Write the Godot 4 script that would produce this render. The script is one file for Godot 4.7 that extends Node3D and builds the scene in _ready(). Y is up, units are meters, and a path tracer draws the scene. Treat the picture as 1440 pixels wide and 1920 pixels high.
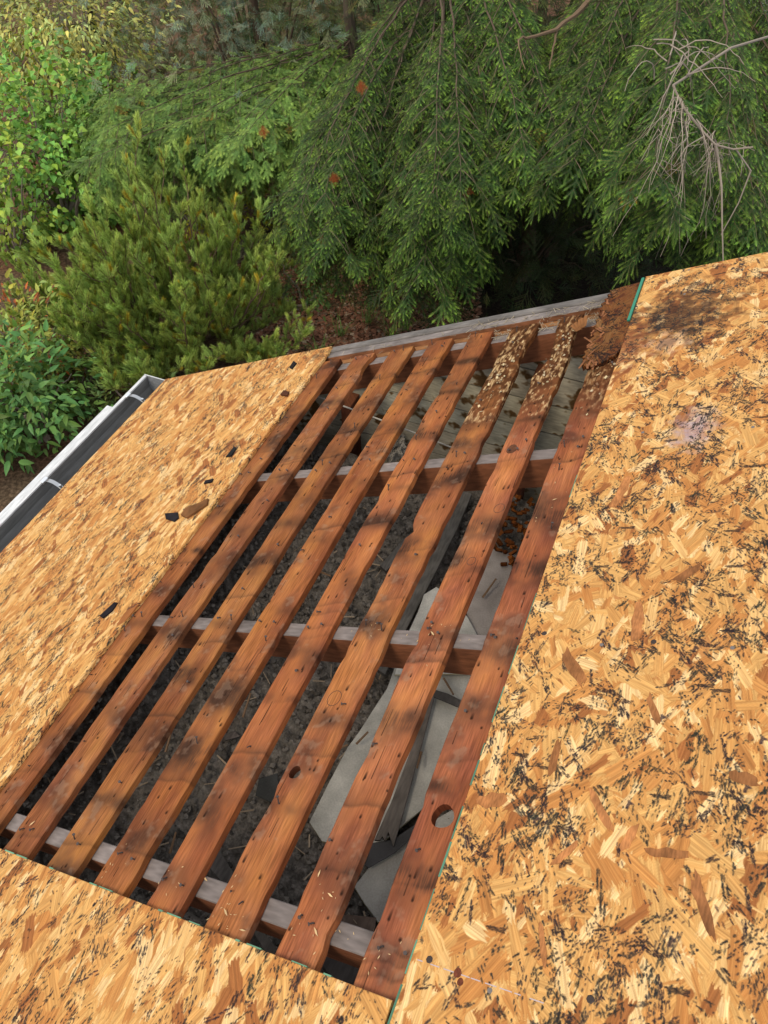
extends Node3D

# ---------------------------------------------------------------- the place in numbers
const CY := 4.9                 # height of the camera over the ground
const PITCH := 48.63
const LENS := 1432.0
const S := 1.184                # distance of the camera from the plane of the board tops
const U := Vector3(0.38347, 0.0, -0.92355)       # along the eave
const V := Vector3(-0.82819, -0.44255, -0.34387) # down the slope
const N := Vector3(-0.40871, 0.89675, -0.16970)  # out of the roof
const H := Vector3(-0.92355, 0.0, -0.38347)      # level, from ridge to eave
const ATTIC := 2.7              # top of the insulation
const RAKE := 2.30
const BARN := 8.0

var rng := RandomNumberGenerator.new()
var look := Basis()
var roof := Transform3D()       # x along the eave, y out of the roof, z up the slope
var level := Transform3D()      # x along the eave, y up, z from eave to ridge
var taken := {}
var house: Node3D
var M := {}
var meshes := {}


func rr(a: float, b: float) -> float:
	return rng.randf_range(a, b)


func ray(px: float, py: float) -> Vector3:
	return look * Vector3((px - 720.0) / LENS, -(py - 960.0) / LENS, -1.0)


func ruv(px: float, py: float, h := 0.0) -> Vector2:   # a point of the roof plane, in metres along and down it
	var d := ray(px, py)
	var x := d * (-(S - h) / d.dot(N))
	return Vector2(x.dot(U), x.dot(V))


func on_level(px: float, py: float, y: float) -> Vector3:
	var d := ray(px, py)
	return Vector3(0, CY, 0) + d * ((y - CY) / d.y)


func at(px: float, py: float, depth: float) -> Vector3:
	var d := ray(px, py)
	return Vector3(0, CY, 0) + d * (depth / -d.z)


func lin(r: float, g: float, b: float) -> Color:   # sRGB 0..255 to linear
	return Color(r / 255.0, g / 255.0, b / 255.0).srgb_to_linear()


# ---------------------------------------------------------------- nodes
func numbered(called: String) -> String:
	if not taken.has(called):
		taken[called] = 0
		return called
	taken[called] += 1
	return "%s_%03d" % [called, taken[called]]


func thing(called: String, label: String, category: String, where := Vector3.ZERO, group := "") -> Node3D:
	var o := Node3D.new()
	o.name = numbered(called)
	add_child(o)
	o.position = where
	o.set_meta("label", label)
	o.set_meta("category", category)
	if group:
		o.set_meta("group", group)
	return o


func tag(o: Node3D, label: String, category: String, group := "") -> Node3D:
	o.set_meta("label", label)
	o.set_meta("category", category)
	if group:
		o.set_meta("group", group)
	return o


func obj(called: String, mesh: Mesh, mat: Material, parent: Node3D = self, xf := Transform3D()) -> MeshInstance3D:
	var o := MeshInstance3D.new()
	o.mesh = mesh
	o.material_override = mat
	o.transform = xf
	if parent == self:
		o.name = numbered(called)
		parent.add_child(o)
	else:
		var k := 0
		var nm := called
		while parent.has_node(nm):
			k += 1
			nm = "%s_%03d" % [called, k]
		o.name = nm
		parent.add_child(o, true)
	return o


func many(called: String, mesh: Mesh, mat: Material, places: Array, tints: Array, parent: Node3D) -> MultiMeshInstance3D:
	var mm := MultiMesh.new()
	mm.transform_format = MultiMesh.TRANSFORM_3D
	mm.use_colors = true
	mm.mesh = mesh
	mm.instance_count = places.size()
	for i in places.size():
		mm.set_instance_transform(i, places[i])
		mm.set_instance_color(i, tints[i])
	var o := MultiMeshInstance3D.new()
	o.multimesh = mm
	o.material_override = mat
	o.set_meta("kind", "stuff")
	var k := 0
	var nm := called
	while parent.has_node(nm):
		k += 1
		nm = "%s_%03d" % [called, k]
	o.name = nm
	parent.add_child(o, true)
	return o


# ---------------------------------------------------------------- shapes
func begin() -> SurfaceTool:
	var st := SurfaceTool.new()
	st.begin(Mesh.PRIMITIVE_TRIANGLES)
	st.set_smooth_group(-1)
	return st


func done(st: SurfaceTool) -> ArrayMesh:
	st.generate_normals()
	return st.commit()


func tri(st: SurfaceTool, a: Vector3, b: Vector3, c: Vector3, out: Vector3, col := Color.WHITE, ua := Vector2.ZERO, ub := Vector2.ZERO, uc := Vector2.ZERO) -> void:
	var flip := (b - a).cross(c - a).dot(out) > 0.0
	st.set_color(col)
	st.set_uv(ua)
	st.add_vertex(a)
	st.set_uv(uc if flip else ub)
	st.add_vertex(c if flip else b)
	st.set_uv(ub if flip else uc)
	st.add_vertex(b if flip else c)


func quad(st: SurfaceTool, a: Vector3, b: Vector3, c: Vector3, d: Vector3, out: Vector3, col := Color.WHITE, ua := Vector2.ZERO, ub := Vector2.ZERO, uc := Vector2.ZERO, ud := Vector2.ZERO) -> void:
	tri(st, a, b, c, out, col, ua, ub, uc)
	tri(st, a, c, d, out, col, ua, uc, ud)


func box(st: SurfaceTool, lo: Vector3, hi: Vector3, side: Color, top: Color, bevel := 0.003, offset := Vector2.ZERO, tex := 1.0) -> void:
	# a box with chamfered long edges on its upper side; its texture runs along its longest side
	var size := hi - lo
	var along := 0 if size.x >= size.z else 2
	if size.y > size.x and size.y > size.z:
		along = 1
	var uvof := func(p: Vector3) -> Vector2:
		var q := p - lo
		if along == 0:
			return Vector2(q.x, q.y + q.z) * tex + offset
		if along == 2:
			return Vector2(q.z, q.x + q.y) * tex + offset
		return Vector2(q.y, q.x + q.z) * tex + offset
	var b := bevel
	var ring := func(y: float, i: float) -> Array:
		return [Vector3(lo.x + i, y, lo.z + i), Vector3(hi.x - i, y, lo.z + i), Vector3(hi.x - i, y, hi.z - i), Vector3(lo.x + i, y, hi.z - i)]
	var r0: Array = (ring as Callable).call(lo.y, 0.0)
	var r1: Array = (ring as Callable).call(hi.y - b, 0.0)
	var r2: Array = (ring as Callable).call(hi.y, b)
	var mid := (lo + hi) * 0.5
	for k in 4:
		var j := (k + 1) % 4
		var out: Vector3 = (r0[k] + r0[j]) * 0.5 - mid
		out.y = 0
		quad(st, r0[k], r0[j], r1[j], r1[k], out, side, uvof.call(r0[k]), uvof.call(r0[j]), uvof.call(r1[j]), uvof.call(r1[k]))
		quad(st, r1[k], r1[j], r2[j], r2[k], out + Vector3.UP * 0.1, top, uvof.call(r1[k]), uvof.call(r1[j]), uvof.call(r2[j]), uvof.call(r2[k]))
	quad(st, r2[0], r2[1], r2[2], r2[3], Vector3.UP, top, uvof.call(r2[0]), uvof.call(r2[1]), uvof.call(r2[2]), uvof.call(r2[3]))
	quad(st, r0[0], r0[1], r0[2], r0[3], Vector3.DOWN, side, uvof.call(r0[0]), uvof.call(r0[1]), uvof.call(r0[2]), uvof.call(r0[3]))


func area2(p: PackedVector2Array) -> float:
	var a := 0.0
	for i in p.size():
		var q := p[(i + 1) % p.size()]
		a += p[i].x * q.y - q.x * p[i].y
	return a * 0.5


func inset(p: PackedVector2Array, by: float) -> PackedVector2Array:
	var out := PackedVector2Array()
	var n := p.size()
	for i in n:
		var e := (p[(i + 1) % n] - p[(i + n - 1) % n]).normalized()
		out.append(p[i] + Vector2(-e.y, e.x) * by)   # inward for a counter-clockwise outline
	return out


func slab(st: SurfaceTool, outline: PackedVector2Array, top: float, bottom: float, bevel: float, hole := PackedVector2Array(), uvs := Vector2.ONE, uvo := Vector2.ZERO, side := Color.WHITE, face := Color.WHITE, tilt := 0.0) -> void:
	# outline in (x, up the picture); becomes x, height, -y. A hole is bridged into the outline.
	var p := outline.duplicate()
	if area2(p) < 0:
		p.reverse()
	var q := inset(p, bevel)
	var at3 := func(v: Vector2, y: float) -> Vector3:
		return Vector3(v.x, y + (clampf((v.y - 0.72) * tilt, -0.002, 0.02) if tilt > 0.0 else 0.0), -v.y)
	var uvat := func(v: Vector2, extra: Vector2) -> Vector2:
		return (v + extra) * uvs + uvo
	var n := p.size()
	for i in n:
		var j := (i + 1) % n
		var e := (p[j] - p[i])
		var o2 := Vector2(e.y, -e.x).normalized()
		var out := Vector3(o2.x, 0, -o2.y)
		var down := o2 * (top - bottom)
		quad(st, at3.call(p[i], bottom), at3.call(p[j], bottom), at3.call(p[j], top - bevel), at3.call(p[i], top - bevel), out, side, uvat.call(p[i], down), uvat.call(p[j], down), uvat.call(p[j], Vector2.ZERO), uvat.call(p[i], Vector2.ZERO))
		quad(st, at3.call(p[i], top - bevel), at3.call(p[j], top - bevel), at3.call(q[j], top), at3.call(q[i], top), out + Vector3.UP, face, uvat.call(p[i], Vector2.ZERO), uvat.call(p[j], Vector2.ZERO), uvat.call(q[j], Vector2.ZERO), uvat.call(q[i], Vector2.ZERO))
	var topo := q.duplicate()
	var boto := p.duplicate()
	if hole.size():
		var h := hole.duplicate()
		if area2(h) > 0:
			h.reverse()
		for i in h.size():
			var j := (i + 1) % h.size()
			var mid := (h[i] + h[j]) * 0.5
			var centre := Vector2.ZERO
			for w in h:
				centre += w / h.size()
			var o2 := (centre - mid).normalized()
			quad(st, at3.call(h[i], bottom), at3.call(h[j], bottom), at3.call(h[j], top), at3.call(h[i], top), Vector3(o2.x, 0, -o2.y), side.darkened(0.25), uvat.call(h[i], Vector2(0.01, 0)), uvat.call(h[j], Vector2(0.01, 0)), uvat.call(h[j], Vector2.ZERO), uvat.call(h[i], Vector2.ZERO))
		topo = bridged(q, h)
		boto = bridged(p, h)
	var idx := Geometry2D.triangulate_polygon(topo)
	for k in range(0, idx.size(), 3):
		tri(st, at3.call(topo[idx[k]], top), at3.call(topo[idx[k + 1]], top), at3.call(topo[idx[k + 2]], top), Vector3.UP, face, uvat.call(topo[idx[k]], Vector2.ZERO), uvat.call(topo[idx[k + 1]], Vector2.ZERO), uvat.call(topo[idx[k + 2]], Vector2.ZERO))
	idx = Geometry2D.triangulate_polygon(boto)
	for k in range(0, idx.size(), 3):
		tri(st, at3.call(boto[idx[k]], bottom), at3.call(boto[idx[k + 1]], bottom), at3.call(boto[idx[k + 2]], bottom), Vector3.DOWN, side, uvat.call(boto[idx[k]], Vector2.ZERO), uvat.call(boto[idx[k + 1]], Vector2.ZERO), uvat.call(boto[idx[k + 2]], Vector2.ZERO))


func bridged(p: PackedVector2Array, h: PackedVector2Array) -> PackedVector2Array:
	var best := Vector2i(0, 0)
	var least := 1e9
	for i in p.size():
		for j in h.size():
			var d := p[i].distance_squared_to(h[j])
			if d < least:
				least = d
				best = Vector2i(i, j)
	var out := PackedVector2Array()
	for i in best.x + 1:
		out.append(p[i])
	for j in h.size() + 1:
		out.append(h[(best.y + j) % h.size()] + (Vector2(1e-5, 1e-5) if j == h.size() else Vector2.ZERO))
	var e := (p[(best.x + 1) % p.size()] - p[best.x]).normalized()
	out.append(p[best.x] + e * 2e-5)
	for i in range(best.x + 1, p.size()):
		out.append(p[i])
	return out


func tube(st: SurfaceTool, pts: PackedVector3Array, r0: float, r1: float, col := Color.WHITE, sides := 5) -> void:
	var rings := []
	var n := pts.size()
	var side := Vector3.ZERO
	for i in n:
		var d := (pts[mini(i + 1, n - 1)] - pts[maxi(i - 1, 0)]).normalized()
		if side == Vector3.ZERO:
			side = d.cross(Vector3(0.31, 0.9, 0.27)).normalized()
		side = (side - d * side.dot(d)).normalized()
		var up := d.cross(side)
		var r := lerpf(r0, r1, float(i) / maxf(1, n - 1))
		var ring := PackedVector3Array()
		for k in sides:
			var a := TAU * k / sides
			ring.append(pts[i] + (side * cos(a) + up * sin(a)) * r)
		rings.append(ring)
	for i in n - 1:
		for k in sides:
			var j := (k + 1) % sides
			quad(st, rings[i][k], rings[i][j], rings[i + 1][j], rings[i + 1][k], rings[i][k] + rings[i][j] - 2 * pts[i], col, Vector2(i * 0.1, k / 5.0), Vector2(i * 0.1, (k + 1) / 5.0), Vector2(i * 0.1 + 0.1, (k + 1) / 5.0), Vector2(i * 0.1 + 0.1, k / 5.0))
	for k in range(1, sides - 1):
		tri(st, rings[n - 1][0], rings[n - 1][k], rings[n - 1][k + 1], pts[n - 1] - pts[n - 2], col)


func basis_to(axis: Vector3, facing: Vector3) -> Basis:   # y along the axis, z as near to facing as can be
	var y := axis.normalized()
	var x := y.cross(facing)
	if x.length() < 1e-3:
		x = y.cross(Vector3(0.6, 0.2, 0.7))
	x = x.normalized()
	return Basis(x, y, x.cross(y))


# ---------------------------------------------------------------- textures
func noise_image(w: int, h: int, freq: float, sd: int, oct := 3, kind := FastNoiseLite.TYPE_SIMPLEX_SMOOTH) -> Image:
	var n := FastNoiseLite.new()
	n.seed = sd
	n.noise_type = kind
	n.frequency = freq
	n.fractal_octaves = oct
	return n.get_seamless_image(w, h, false, false, 0.12, true)


func stretched(w: int, h: int, sw: int, sh: int, freq: float, sd: int, oct := 3) -> PackedByteArray:
	var im := noise_image(sw, sh, freq, sd, oct)
	im.convert(Image.FORMAT_L8)
	im.resize(w, h, Image.INTERPOLATE_CUBIC)
	return im.get_data()


func tex_of(im: Image) -> ImageTexture:
	return ImageTexture.create_from_image(im)


func strand_stamp(len_px: float, wid_px: float, ang: float, base: Color, grey: float) -> Array:
	# one wood strand, ragged at its ends, with fine grain along it: a colour stamp and a height stamp
	var c := cos(ang)
	var s := sin(ang)
	var w := int(absf(c) * len_px + absf(s) * wid_px) + 4
	var h := int(absf(s) * len_px + absf(c) * wid_px) + 4
	var a := PackedByteArray()
	a.resize(w * h * 4)
	var b := PackedByteArray()
	b.resize(w * h * 4)
	var g := FastNoiseLite.new()
	g.seed = rng.randi() % 10000
	g.frequency = 0.5
	g.fractal_octaves = 2
	var cut := rr(-0.5, 0.5)
	var cut2 := rr(-0.5, 0.5)
	for y in h:
		for x in w:
			var dx := x - w * 0.5
			var dy := y - h * 0.5
			var l := dx * c + dy * s
			var t := -dx * s + dy * c
			var rag := g.get_noise_2d(t * 0.6, 40.0) * 9.0
			var hl := len_px * 0.5 - 2.0 + rag
			var hw := wid_px * 0.5 + g.get_noise_2d(l * 0.06, 9.0) * wid_px * 0.22
			if l > hl + t * cut or l < -hl + t * cut2 or absf(t) > hw:
				continue
			var edge := minf(minf(hl + t * cut - l, l + hl - t * cut2), hw - absf(t))
			var gr := g.get_noise_2d(l * 0.025, t * 0.9)
			var gr2 := g.get_noise_2d(l * 0.01 + 70.0, t * 0.25)
			var v := 1.0 + gr * 0.15 + gr2 * 0.13 - (0.07 if edge < 1.0 else 0.0)
			var o := (y * w + x) * 4
			a[o] = int(clampf(base.r * v, 0, 1) * 255)
			a[o + 1] = int(clampf(base.g * (v + gr * 0.05), 0, 1) * 255)
			a[o + 2] = int(clampf(base.b * (v + gr * 0.1), 0, 1) * 255)
			a[o + 3] = int(clampf(edge * 0.6 + 0.3, 0, 1) * 250)
			var q := int(clampf(grey + gr * 0.12, 0, 1) * 255)
			b[o] = q
			b[o + 1] = q
			b[o + 2] = q
			b[o + 3] = a[o + 3]
	return [Image.create_from_data(w, h, false, Image.FORMAT_RGBA8, a), Image.create_from_data(w, h, false, Image.FORMAT_RGBA8, b)]


func dash_stamp(len_px: float, wid_px: float, ang: float, count: int, dash: float, fat: float) -> Image:
	# black felt left in the grain: many short parallel dashes
	var c := cos(ang)
	var s := sin(ang)
	var w := int(absf(c) * len_px + absf(s) * wid_px) + 4
	var h := int(absf(s) * len_px + absf(c) * wid_px) + 4
	var a := PackedByteArray()
	a.resize(w * h * 4)
	var black := Color(rr(0.10, 0.15), rr(0.09, 0.13), rr(0.09, 0.13))
	var soft := FastNoiseLite.new()
	soft.seed = rng.randi() % 9999
	soft.frequency = 0.35
	for k in count:
		var l0 := rr(-0.5, 0.5) * len_px * 0.95
		var t0 := rr(-0.5, 0.5) * wid_px * 0.95
		var ll := dash * rr(0.3, 1.6)
		var tt := rr(0.45, 1.35) * (1.0 + dash / 28.0) * fat
		var lean := rr(-0.10, 0.10)
		var most := rr(140, 252)
		for i in int(ll * 2.0):
			var f := i / (ll * 2.0)
			var half := tt * (1.0 - pow(absf(f * 2.0 - 1.0), 1.7))
			for j in range(-int(half * 2) - 1, int(half * 2) + 2):
				var l := l0 + (f - 0.5) * ll
				var t := t0 + j * 0.5 + (f - 0.5) * ll * lean
				var x := int(w * 0.5 + l * c - t * s)
				var y := int(h * 0.5 + l * s + t * c)
				if x < 0 or y < 0 or x >= w or y >= h:
					continue
				var o := (y * w + x) * 4
				a[o] = int(black.r * 255)
				a[o + 1] = int(black.g * 255)
				a[o + 2] = int(black.b * 255)
				var q := clampf((half + 0.5 - absf(j * 0.5)) * 1.2, 0, 1) * clampf(0.75 + soft.get_noise_2d(l * 0.5, t * 2.0) * 1.6, 0, 1)
				a[o + 3] = maxi(a[o + 3], int(most * q))
	return Image.create_from_data(w, h, false, Image.FORMAT_RGBA8, a)


func stain_stamp(w: int, h: int, col: Color, most: float, sd: int, rough := 0.5, freq := 0.02) -> Image:
	var a := PackedByteArray()
	a.resize(w * h * 4)
	var g := FastNoiseLite.new()
	g.seed = sd
	g.frequency = freq
	g.fractal_octaves = 4
	for y in h:
		for x in w:
			var d := Vector2((x - w * 0.5) / (w * 0.5), (y - h * 0.5) / (h * 0.5)).length()
			var k := clampf((1.0 - d) * 1.7 + g.get_noise_2d(x, y) * 2.4 * rough - 0.25, 0, 1)
			k *= 0.75 + 0.25 * g.get_noise_2d(x * 6.0, y * 1.4)
			if d > 1.0:
				k = 0.0
			var o := (y * w + x) * 4
			a[o] = int(col.r * 255)
			a[o + 1] = int(col.g * 255)
			a[o + 2] = int(col.b * 255)
			a[o + 3] = int(clampf(k * most, 0, 1) * 255)
	return Image.create_from_data(w, h, false, Image.FORMAT_RGBA8, a)


func laid(dst: Image, st: Image, x: int, y: int) -> void:
	dst.blend_rect(st, Rect2i(0, 0, st.get_width(), st.get_height()), Vector2i(x - st.get_width() / 2, y - st.get_height() / 2))


func osb(sd: int, w: int, h: int, spread: float, dashes: int, long: float, blotches: Array) -> StandardMaterial3D:
	rng.seed = sd
	var colour := Image.create_empty(w, h, false, Image.FORMAT_RGBA8)
	colour.fill(Color(0.68, 0.47, 0.27))
	var height := Image.create_empty(w, h, false, Image.FORMAT_RGBA8)
	height.fill(Color(0.35, 0.35, 0.35))
	var tones := [Color(0.77, 0.585, 0.345), Color(0.81, 0.645, 0.415), Color(0.74, 0.535, 0.30), Color(0.67, 0.445, 0.235), Color(0.75, 0.555, 0.32), Color(0.54, 0.325, 0.17), Color(0.84, 0.70, 0.49), Color(0.70, 0.48, 0.26)]
	var stamps := []
	for k in 130:
		var t: Color = tones[k % tones.size()]
		if k % 8 == 5 and k % 16 != 5:
			t = tones[0]
		t = t.lerp(Color(0.745, 0.55, 0.32), 0.10)
		var ang := rng.randfn(0.0, spread)
		var big := rng.randf()
		stamps.append(strand_stamp(lerpf(20, 105, pow(big, 1.5)) * long, lerpf(5, 26, big) * rr(0.6, 1.25), ang, t, rr(0.25, 0.85)))
	for k in 14000:
		var st: Array = stamps[rng.randi() % stamps.size()]
		var x := rng.randi() % w
		var y := rng.randi() % h
		laid(colour, st[0], x, y)
		laid(height, st[1], x, y)
	for b in blotches:
		laid(colour, stain_stamp(b[2], b[3], b[4], b[5], 7 + int(b[0]), b[6], b[7]), b[0], b[1])
	var marks := []
	for k in 90:
		var ang := rng.randfn(0.0, spread * 1.2)
		if k % 10 < 5:
			marks.append(dash_stamp(rr(18, 80), rr(6, 28), ang, rng.randi_range(4, 20), rr(3, 7), 0.55))
		elif k % 10 < 8:
			marks.append(dash_stamp(rr(25, 85), rr(8, 24), ang, rng.randi_range(6, 24), rr(4, 11), 0.68))
		elif k % 20 != 9:
			marks.append(dash_stamp(rr(14, 40), rr(3, 10), ang, rng.randi_range(5, 14), rr(6, 15), 0.75))
		else:
			marks.append(dash_stamp(rr(8, 18), rr(6, 12), ang, rng.randi_range(6, 12), rr(4, 8), 1.1))
	var thick := FastNoiseLite.new()
	thick.seed = sd
	thick.frequency = 0.006
	thick.fractal_octaves = 3
	var put := 0
	for k in dashes * 3:
		var x := rng.randi() % w
		var y := rng.randi() % h
		if put < dashes and rng.randf() < clampf(0.40 + thick.get_noise_2d(x, y) * 0.75, 0.10, 0.95):
			laid(colour, marks[rng.randi() % marks.size()], x, y)
			put += 1
	var m := StandardMaterial3D.new()
	m.albedo_texture = tex_of(colour)
	m.roughness = 0.78
	m.metallic_specular = 0.3
	m.heightmap_enabled = true
	m.heightmap_texture = tex_of(height)
	m.heightmap_scale = 0.10
	m.texture_filter = BaseMaterial3D.TEXTURE_FILTER_LINEAR_WITH_MIPMAPS
	return m


func board_wood() -> StandardMaterial3D:
	# eight rows, one for each roof board: 2.44 m along, 0.14 m across
	var w := 2048
	var h := 1024
	rng.seed = 404
	var fine := stretched(w, h, 150, 1024, 0.24, 11, 4)
	var wide := stretched(w, h, 160, 340, 0.035, 12, 3)
	var blot := stretched(w, h, 512, 256, 0.03, 13, 4)
	var spot := stretched(w, h, 1024, 512, 0.06, 14, 4)
	var mould := stretched(w, h, 760, 700, 0.085, 15, 5)
	var crumb := stretched(w, h, 420, 1024, 0.13, 19, 4)
	var stain := []
	var seams := []
	var hue := []
	for r in 8:
		var line := PackedFloat32Array()
		line.resize(w)
		var x := rr(20, 120)
		while x < w:
			var wd := rr(10, 55)
			var st := rr(0.25, 1.0)
			for i in range(maxi(0, int(x - wd * 3)), mini(w, int(x + wd * 3))):
				line[i] = maxf(line[i], st * exp(-pow((i - x) / wd, 2.0)))
			x += rr(95, 230)
		stain.append(line)
		var sm := PackedFloat32Array()
		sm.resize(w)
		for q in 11:
			var cx := rng.randi_range(20, w - 20)
			var st := rr(0.12, 0.5)
			for i in range(-5, 30):
				if cx + i < w and cx + i >= 0:
					sm[cx + i] = maxf(sm[cx + i], st * (exp(-i * 0.13) if i > 0 else 1.0 + i * 0.2))
		seams.append(sm)
		var hv := rr(0.55, 0.64)
		hue.append(Color(hv, hv * rr(0.60, 0.64), hv * rr(0.38, 0.43)))
	var rot := [0.0, 0.15, 0.25, 0.3, 0.45, 1.0, 1.0, 1.0]
	var a := PackedByteArray()
	a.resize(w * h * 3)
	var bump := PackedByteArray()
	bump.resize(w * h)
	for y in h:
		var r := y / 128
		var line: PackedFloat32Array = stain[r]
		var seam: PackedFloat32Array = seams[r]
		var c: Color = hue[r]
		var bad: float = rot[r]
		for x in w:
			var o := y * w + x
			var f := fine[o] / 255.0
			var wv := wide[o] / 255.0
			var bl := blot[o] / 255.0
			var v := 0.56 + f * 0.42 + wv * 0.36
			var cr := c.r * v
			var cg := c.g * v * (0.93 + 0.14 * wv)
			var cb := c.b * v * (0.90 + 0.2 * bl)
			var ht := 0.5 + f * 0.5
			var k := line[x] * clampf(bl * 3.2 - 0.85 + (f - 0.5) * 1.9, 0.0, 1.0) * 0.9 + clampf((bl - 0.66) * 2.0 + (f - 0.5) * 0.8, 0.0, 0.35) + seam[clampi(x + int((wv - 0.5) * 14.0 + (y % 128) * 0.16), 0, w - 1)] * (0.5 + f * 0.5)
			k = minf(k, 0.85)
			if k > 0.0:
				cr = lerpf(cr, 0.21 * v, k)
				cg = lerpf(cg, 0.155 * v, k)
				cb = lerpf(cb, 0.13 * v, k)
			var e := bl * 0.5 + spot[o] / 510.0
			if e > 0.64:   # bare grey wear
				var g := clampf((e - 0.64) * 3.0, 0, 0.3)
				cr = lerpf(cr, 0.60, g)
				cg = lerpf(cg, 0.50, g)
				cb = lerpf(cb, 0.42, g)
			if x > 1330 and bad > 0.0:
				var depth := clampf((x - 1330) / 330.0, 0.0, 1.0) * bad
				var mo := mould[o] / 255.0
				var dark := clampf(depth * (0.75 + bl * 1.1) - 0.25, 0.0, 0.94)
				cr = lerpf(cr, 0.20 + 0.22 * mo, dark)
				cg = lerpf(cg, 0.13 + 0.13 * mo, dark)
				cb = lerpf(cb, 0.08 + 0.07 * mo, dark)
				if bad > 0.6 and x > 1480:
					var far := clampf(1.0 - absf(x - 1700.0) / 300.0, 0.0, 1.0)
					var patch := clampf((bl * 0.55 + mo * 0.9 - 0.86 + far * 0.22) * 5.0, 0.0, 1.0) * (0.6 if r == 7 else 1.0) * clampf(far * 2.4, 0, 1)
					var pale := patch * clampf(crumb[o] / 255.0 * 1.5 - 0.12, 0.15, 0.95) * (0.7 + 0.3 * f)
					cr = lerpf(cr, 0.74 + 0.12 * f, pale)
					cg = lerpf(cg, 0.63 + 0.14 * f, pale)
					cb = lerpf(cb, 0.44 + 0.16 * f, pale)
					ht += pale * 1.2 - dark * (1.0 - mo) * 0.8
			a[o * 3] = int(clampf(cr, 0, 1) * 255)
			a[o * 3 + 1] = int(clampf(cg, 0, 1) * 255)
			a[o * 3 + 2] = int(clampf(cb, 0, 1) * 255)
			bump[o] = int(clampf(ht * 0.4, 0, 1) * 255)
	for r in 8:   # old nail holes with rust drawn out along the grain, and drying checks
		for k in 60:
			var cx := rng.randi_range(180, w - 60)
			var cy := r * 128 + rng.randi_range(26, 102)
			var check := k % 3 == 0
			var tail := rng.randi_range(14, 70) if check else rng.randi_range(4, 16)
			var rad := 0.9 if check else rr(1.6, 3.2)
			for x in range(-4, tail):
				for y in range(-4, 5):
					var d := absf(y) / rad if x > 0 else Vector2(x, y).length() / rad
					var q := clampf(1.35 - d, 0, 1) * (1.0 - clampf(x / float(tail), 0, 1) * (0.5 if check else 1.0)) * 0.85
					if q <= 0.0:
						continue
					var o := (cy + y) * w + cx + x
					a[o * 3] = int(lerpf(a[o * 3], 34, q))
					a[o * 3 + 1] = int(lerpf(a[o * 3 + 1], 22, q))
					a[o * 3 + 2] = int(lerpf(a[o * 3 + 2], 17, q))
					bump[o] = int(bump[o] * (1.0 - q * 0.7))
	var m := StandardMaterial3D.new()
	m.albedo_texture = tex_of(Image.create_from_data(w, h, false, Image.FORMAT_RGB8, a))
	m.heightmap_enabled = true
	m.heightmap_texture = tex_of(Image.create_from_data(w, h, false, Image.FORMAT_L8, bump))
	m.heightmap_scale = 0.24
	m.vertex_color_use_as_albedo = true
	m.roughness = 0.95
	m.metallic_specular = 0.12
	return m


func grain_material(sd: int, rough: float, low: float, stains := 0.0) -> StandardMaterial3D:
	# grey grain along x, one metre square; the vertex colour tints it
	var w := 1024
	var h := 512
	var fine := stretched(w, h, 110, 512, 0.18, sd, 3)
	var wide := stretched(w, h, 120, 160, 0.05, sd + 1, 3)
	var blot := stretched(w, h, 256, 256, 0.03, sd + 2, 4)
	var a := PackedByteArray()
	a.resize(w * h * 3)
	for o in w * h:
		var v := low + (1.0 - low) * (fine[o] * 0.5 + wide[o] * 0.5) / 255.0
		v *= 0.82 + 0.3 * blot[o] / 255.0
		var k := clampf((blot[o] / 255.0 - 0.60) * 9.0, 0.0, 1.0) * stains
		a[o * 3] = int(clampf(lerpf(v, 0.52 * v, k), 0, 1) * 255)
		a[o * 3 + 1] = int(clampf(lerpf(v, 0.40 * v, k), 0, 1) * 255)
		a[o * 3 + 2] = int(clampf(lerpf(v, 0.27 * v, k), 0, 1) * 255)
	var m := StandardMaterial3D.new()
	m.albedo_texture = tex_of(Image.create_from_data(w, h, false, Image.FORMAT_RGB8, a))
	var b := Image.create_from_data(w, h, false, Image.FORMAT_L8, fine)
	m.heightmap_enabled = true
	m.heightmap_texture = tex_of(b)
	m.heightmap_scale = 0.06
	m.vertex_color_use_as_albedo = true
	m.roughness = rough
	m.metallic_specular = 0.3
	return m


func mottled(sd: int, rough: float, low: float, freq := 0.03, bump := 0.1) -> StandardMaterial3D:
	var w := 512
	var n1 := stretched(w, w, w, w, freq, sd, 5)
	var n2 := stretched(w, w, w, w, 0.3, sd + 3, 2)
	var a := PackedByteArray()
	a.resize(w * w)
	for o in w * w:
		a[o] = int(clampf(low + (1.0 - low) * (n1[o] * 0.7 + n2[o] * 0.3) / 220.0, 0, 1) * 255)
	var m := StandardMaterial3D.new()
	m.albedo_texture = tex_of(Image.create_from_data(w, w, false, Image.FORMAT_L8, a))
	m.heightmap_enabled = true
	m.heightmap_texture = m.albedo_texture
	m.heightmap_scale = bump
	m.vertex_color_use_as_albedo = true
	m.roughness = rough
	m.metallic_specular = 0.25
	return m


func plain(rough: float, metal := 0.0, back := 0.0) -> StandardMaterial3D:
	var m := StandardMaterial3D.new()
	m.vertex_color_use_as_albedo = true
	m.roughness = rough
	m.metallic = metal
	m.metallic_specular = 0.3
	if back > 0.0:
		m.backlight_enabled = true
		m.backlight = Color(back, back, back * 0.5)
	return m


# ---------------------------------------------------------------- foliage pieces
func needle(st: SurfaceTool, p: Vector3, dir: Vector3, wide: Vector3, l: float, w: float, col: Color) -> void:
	var e := wide * w * 0.5
	st.set_color(col)
	st.add_vertex(p - e)
	st.add_vertex(p + dir * l)
	st.add_vertex(p + e)


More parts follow.
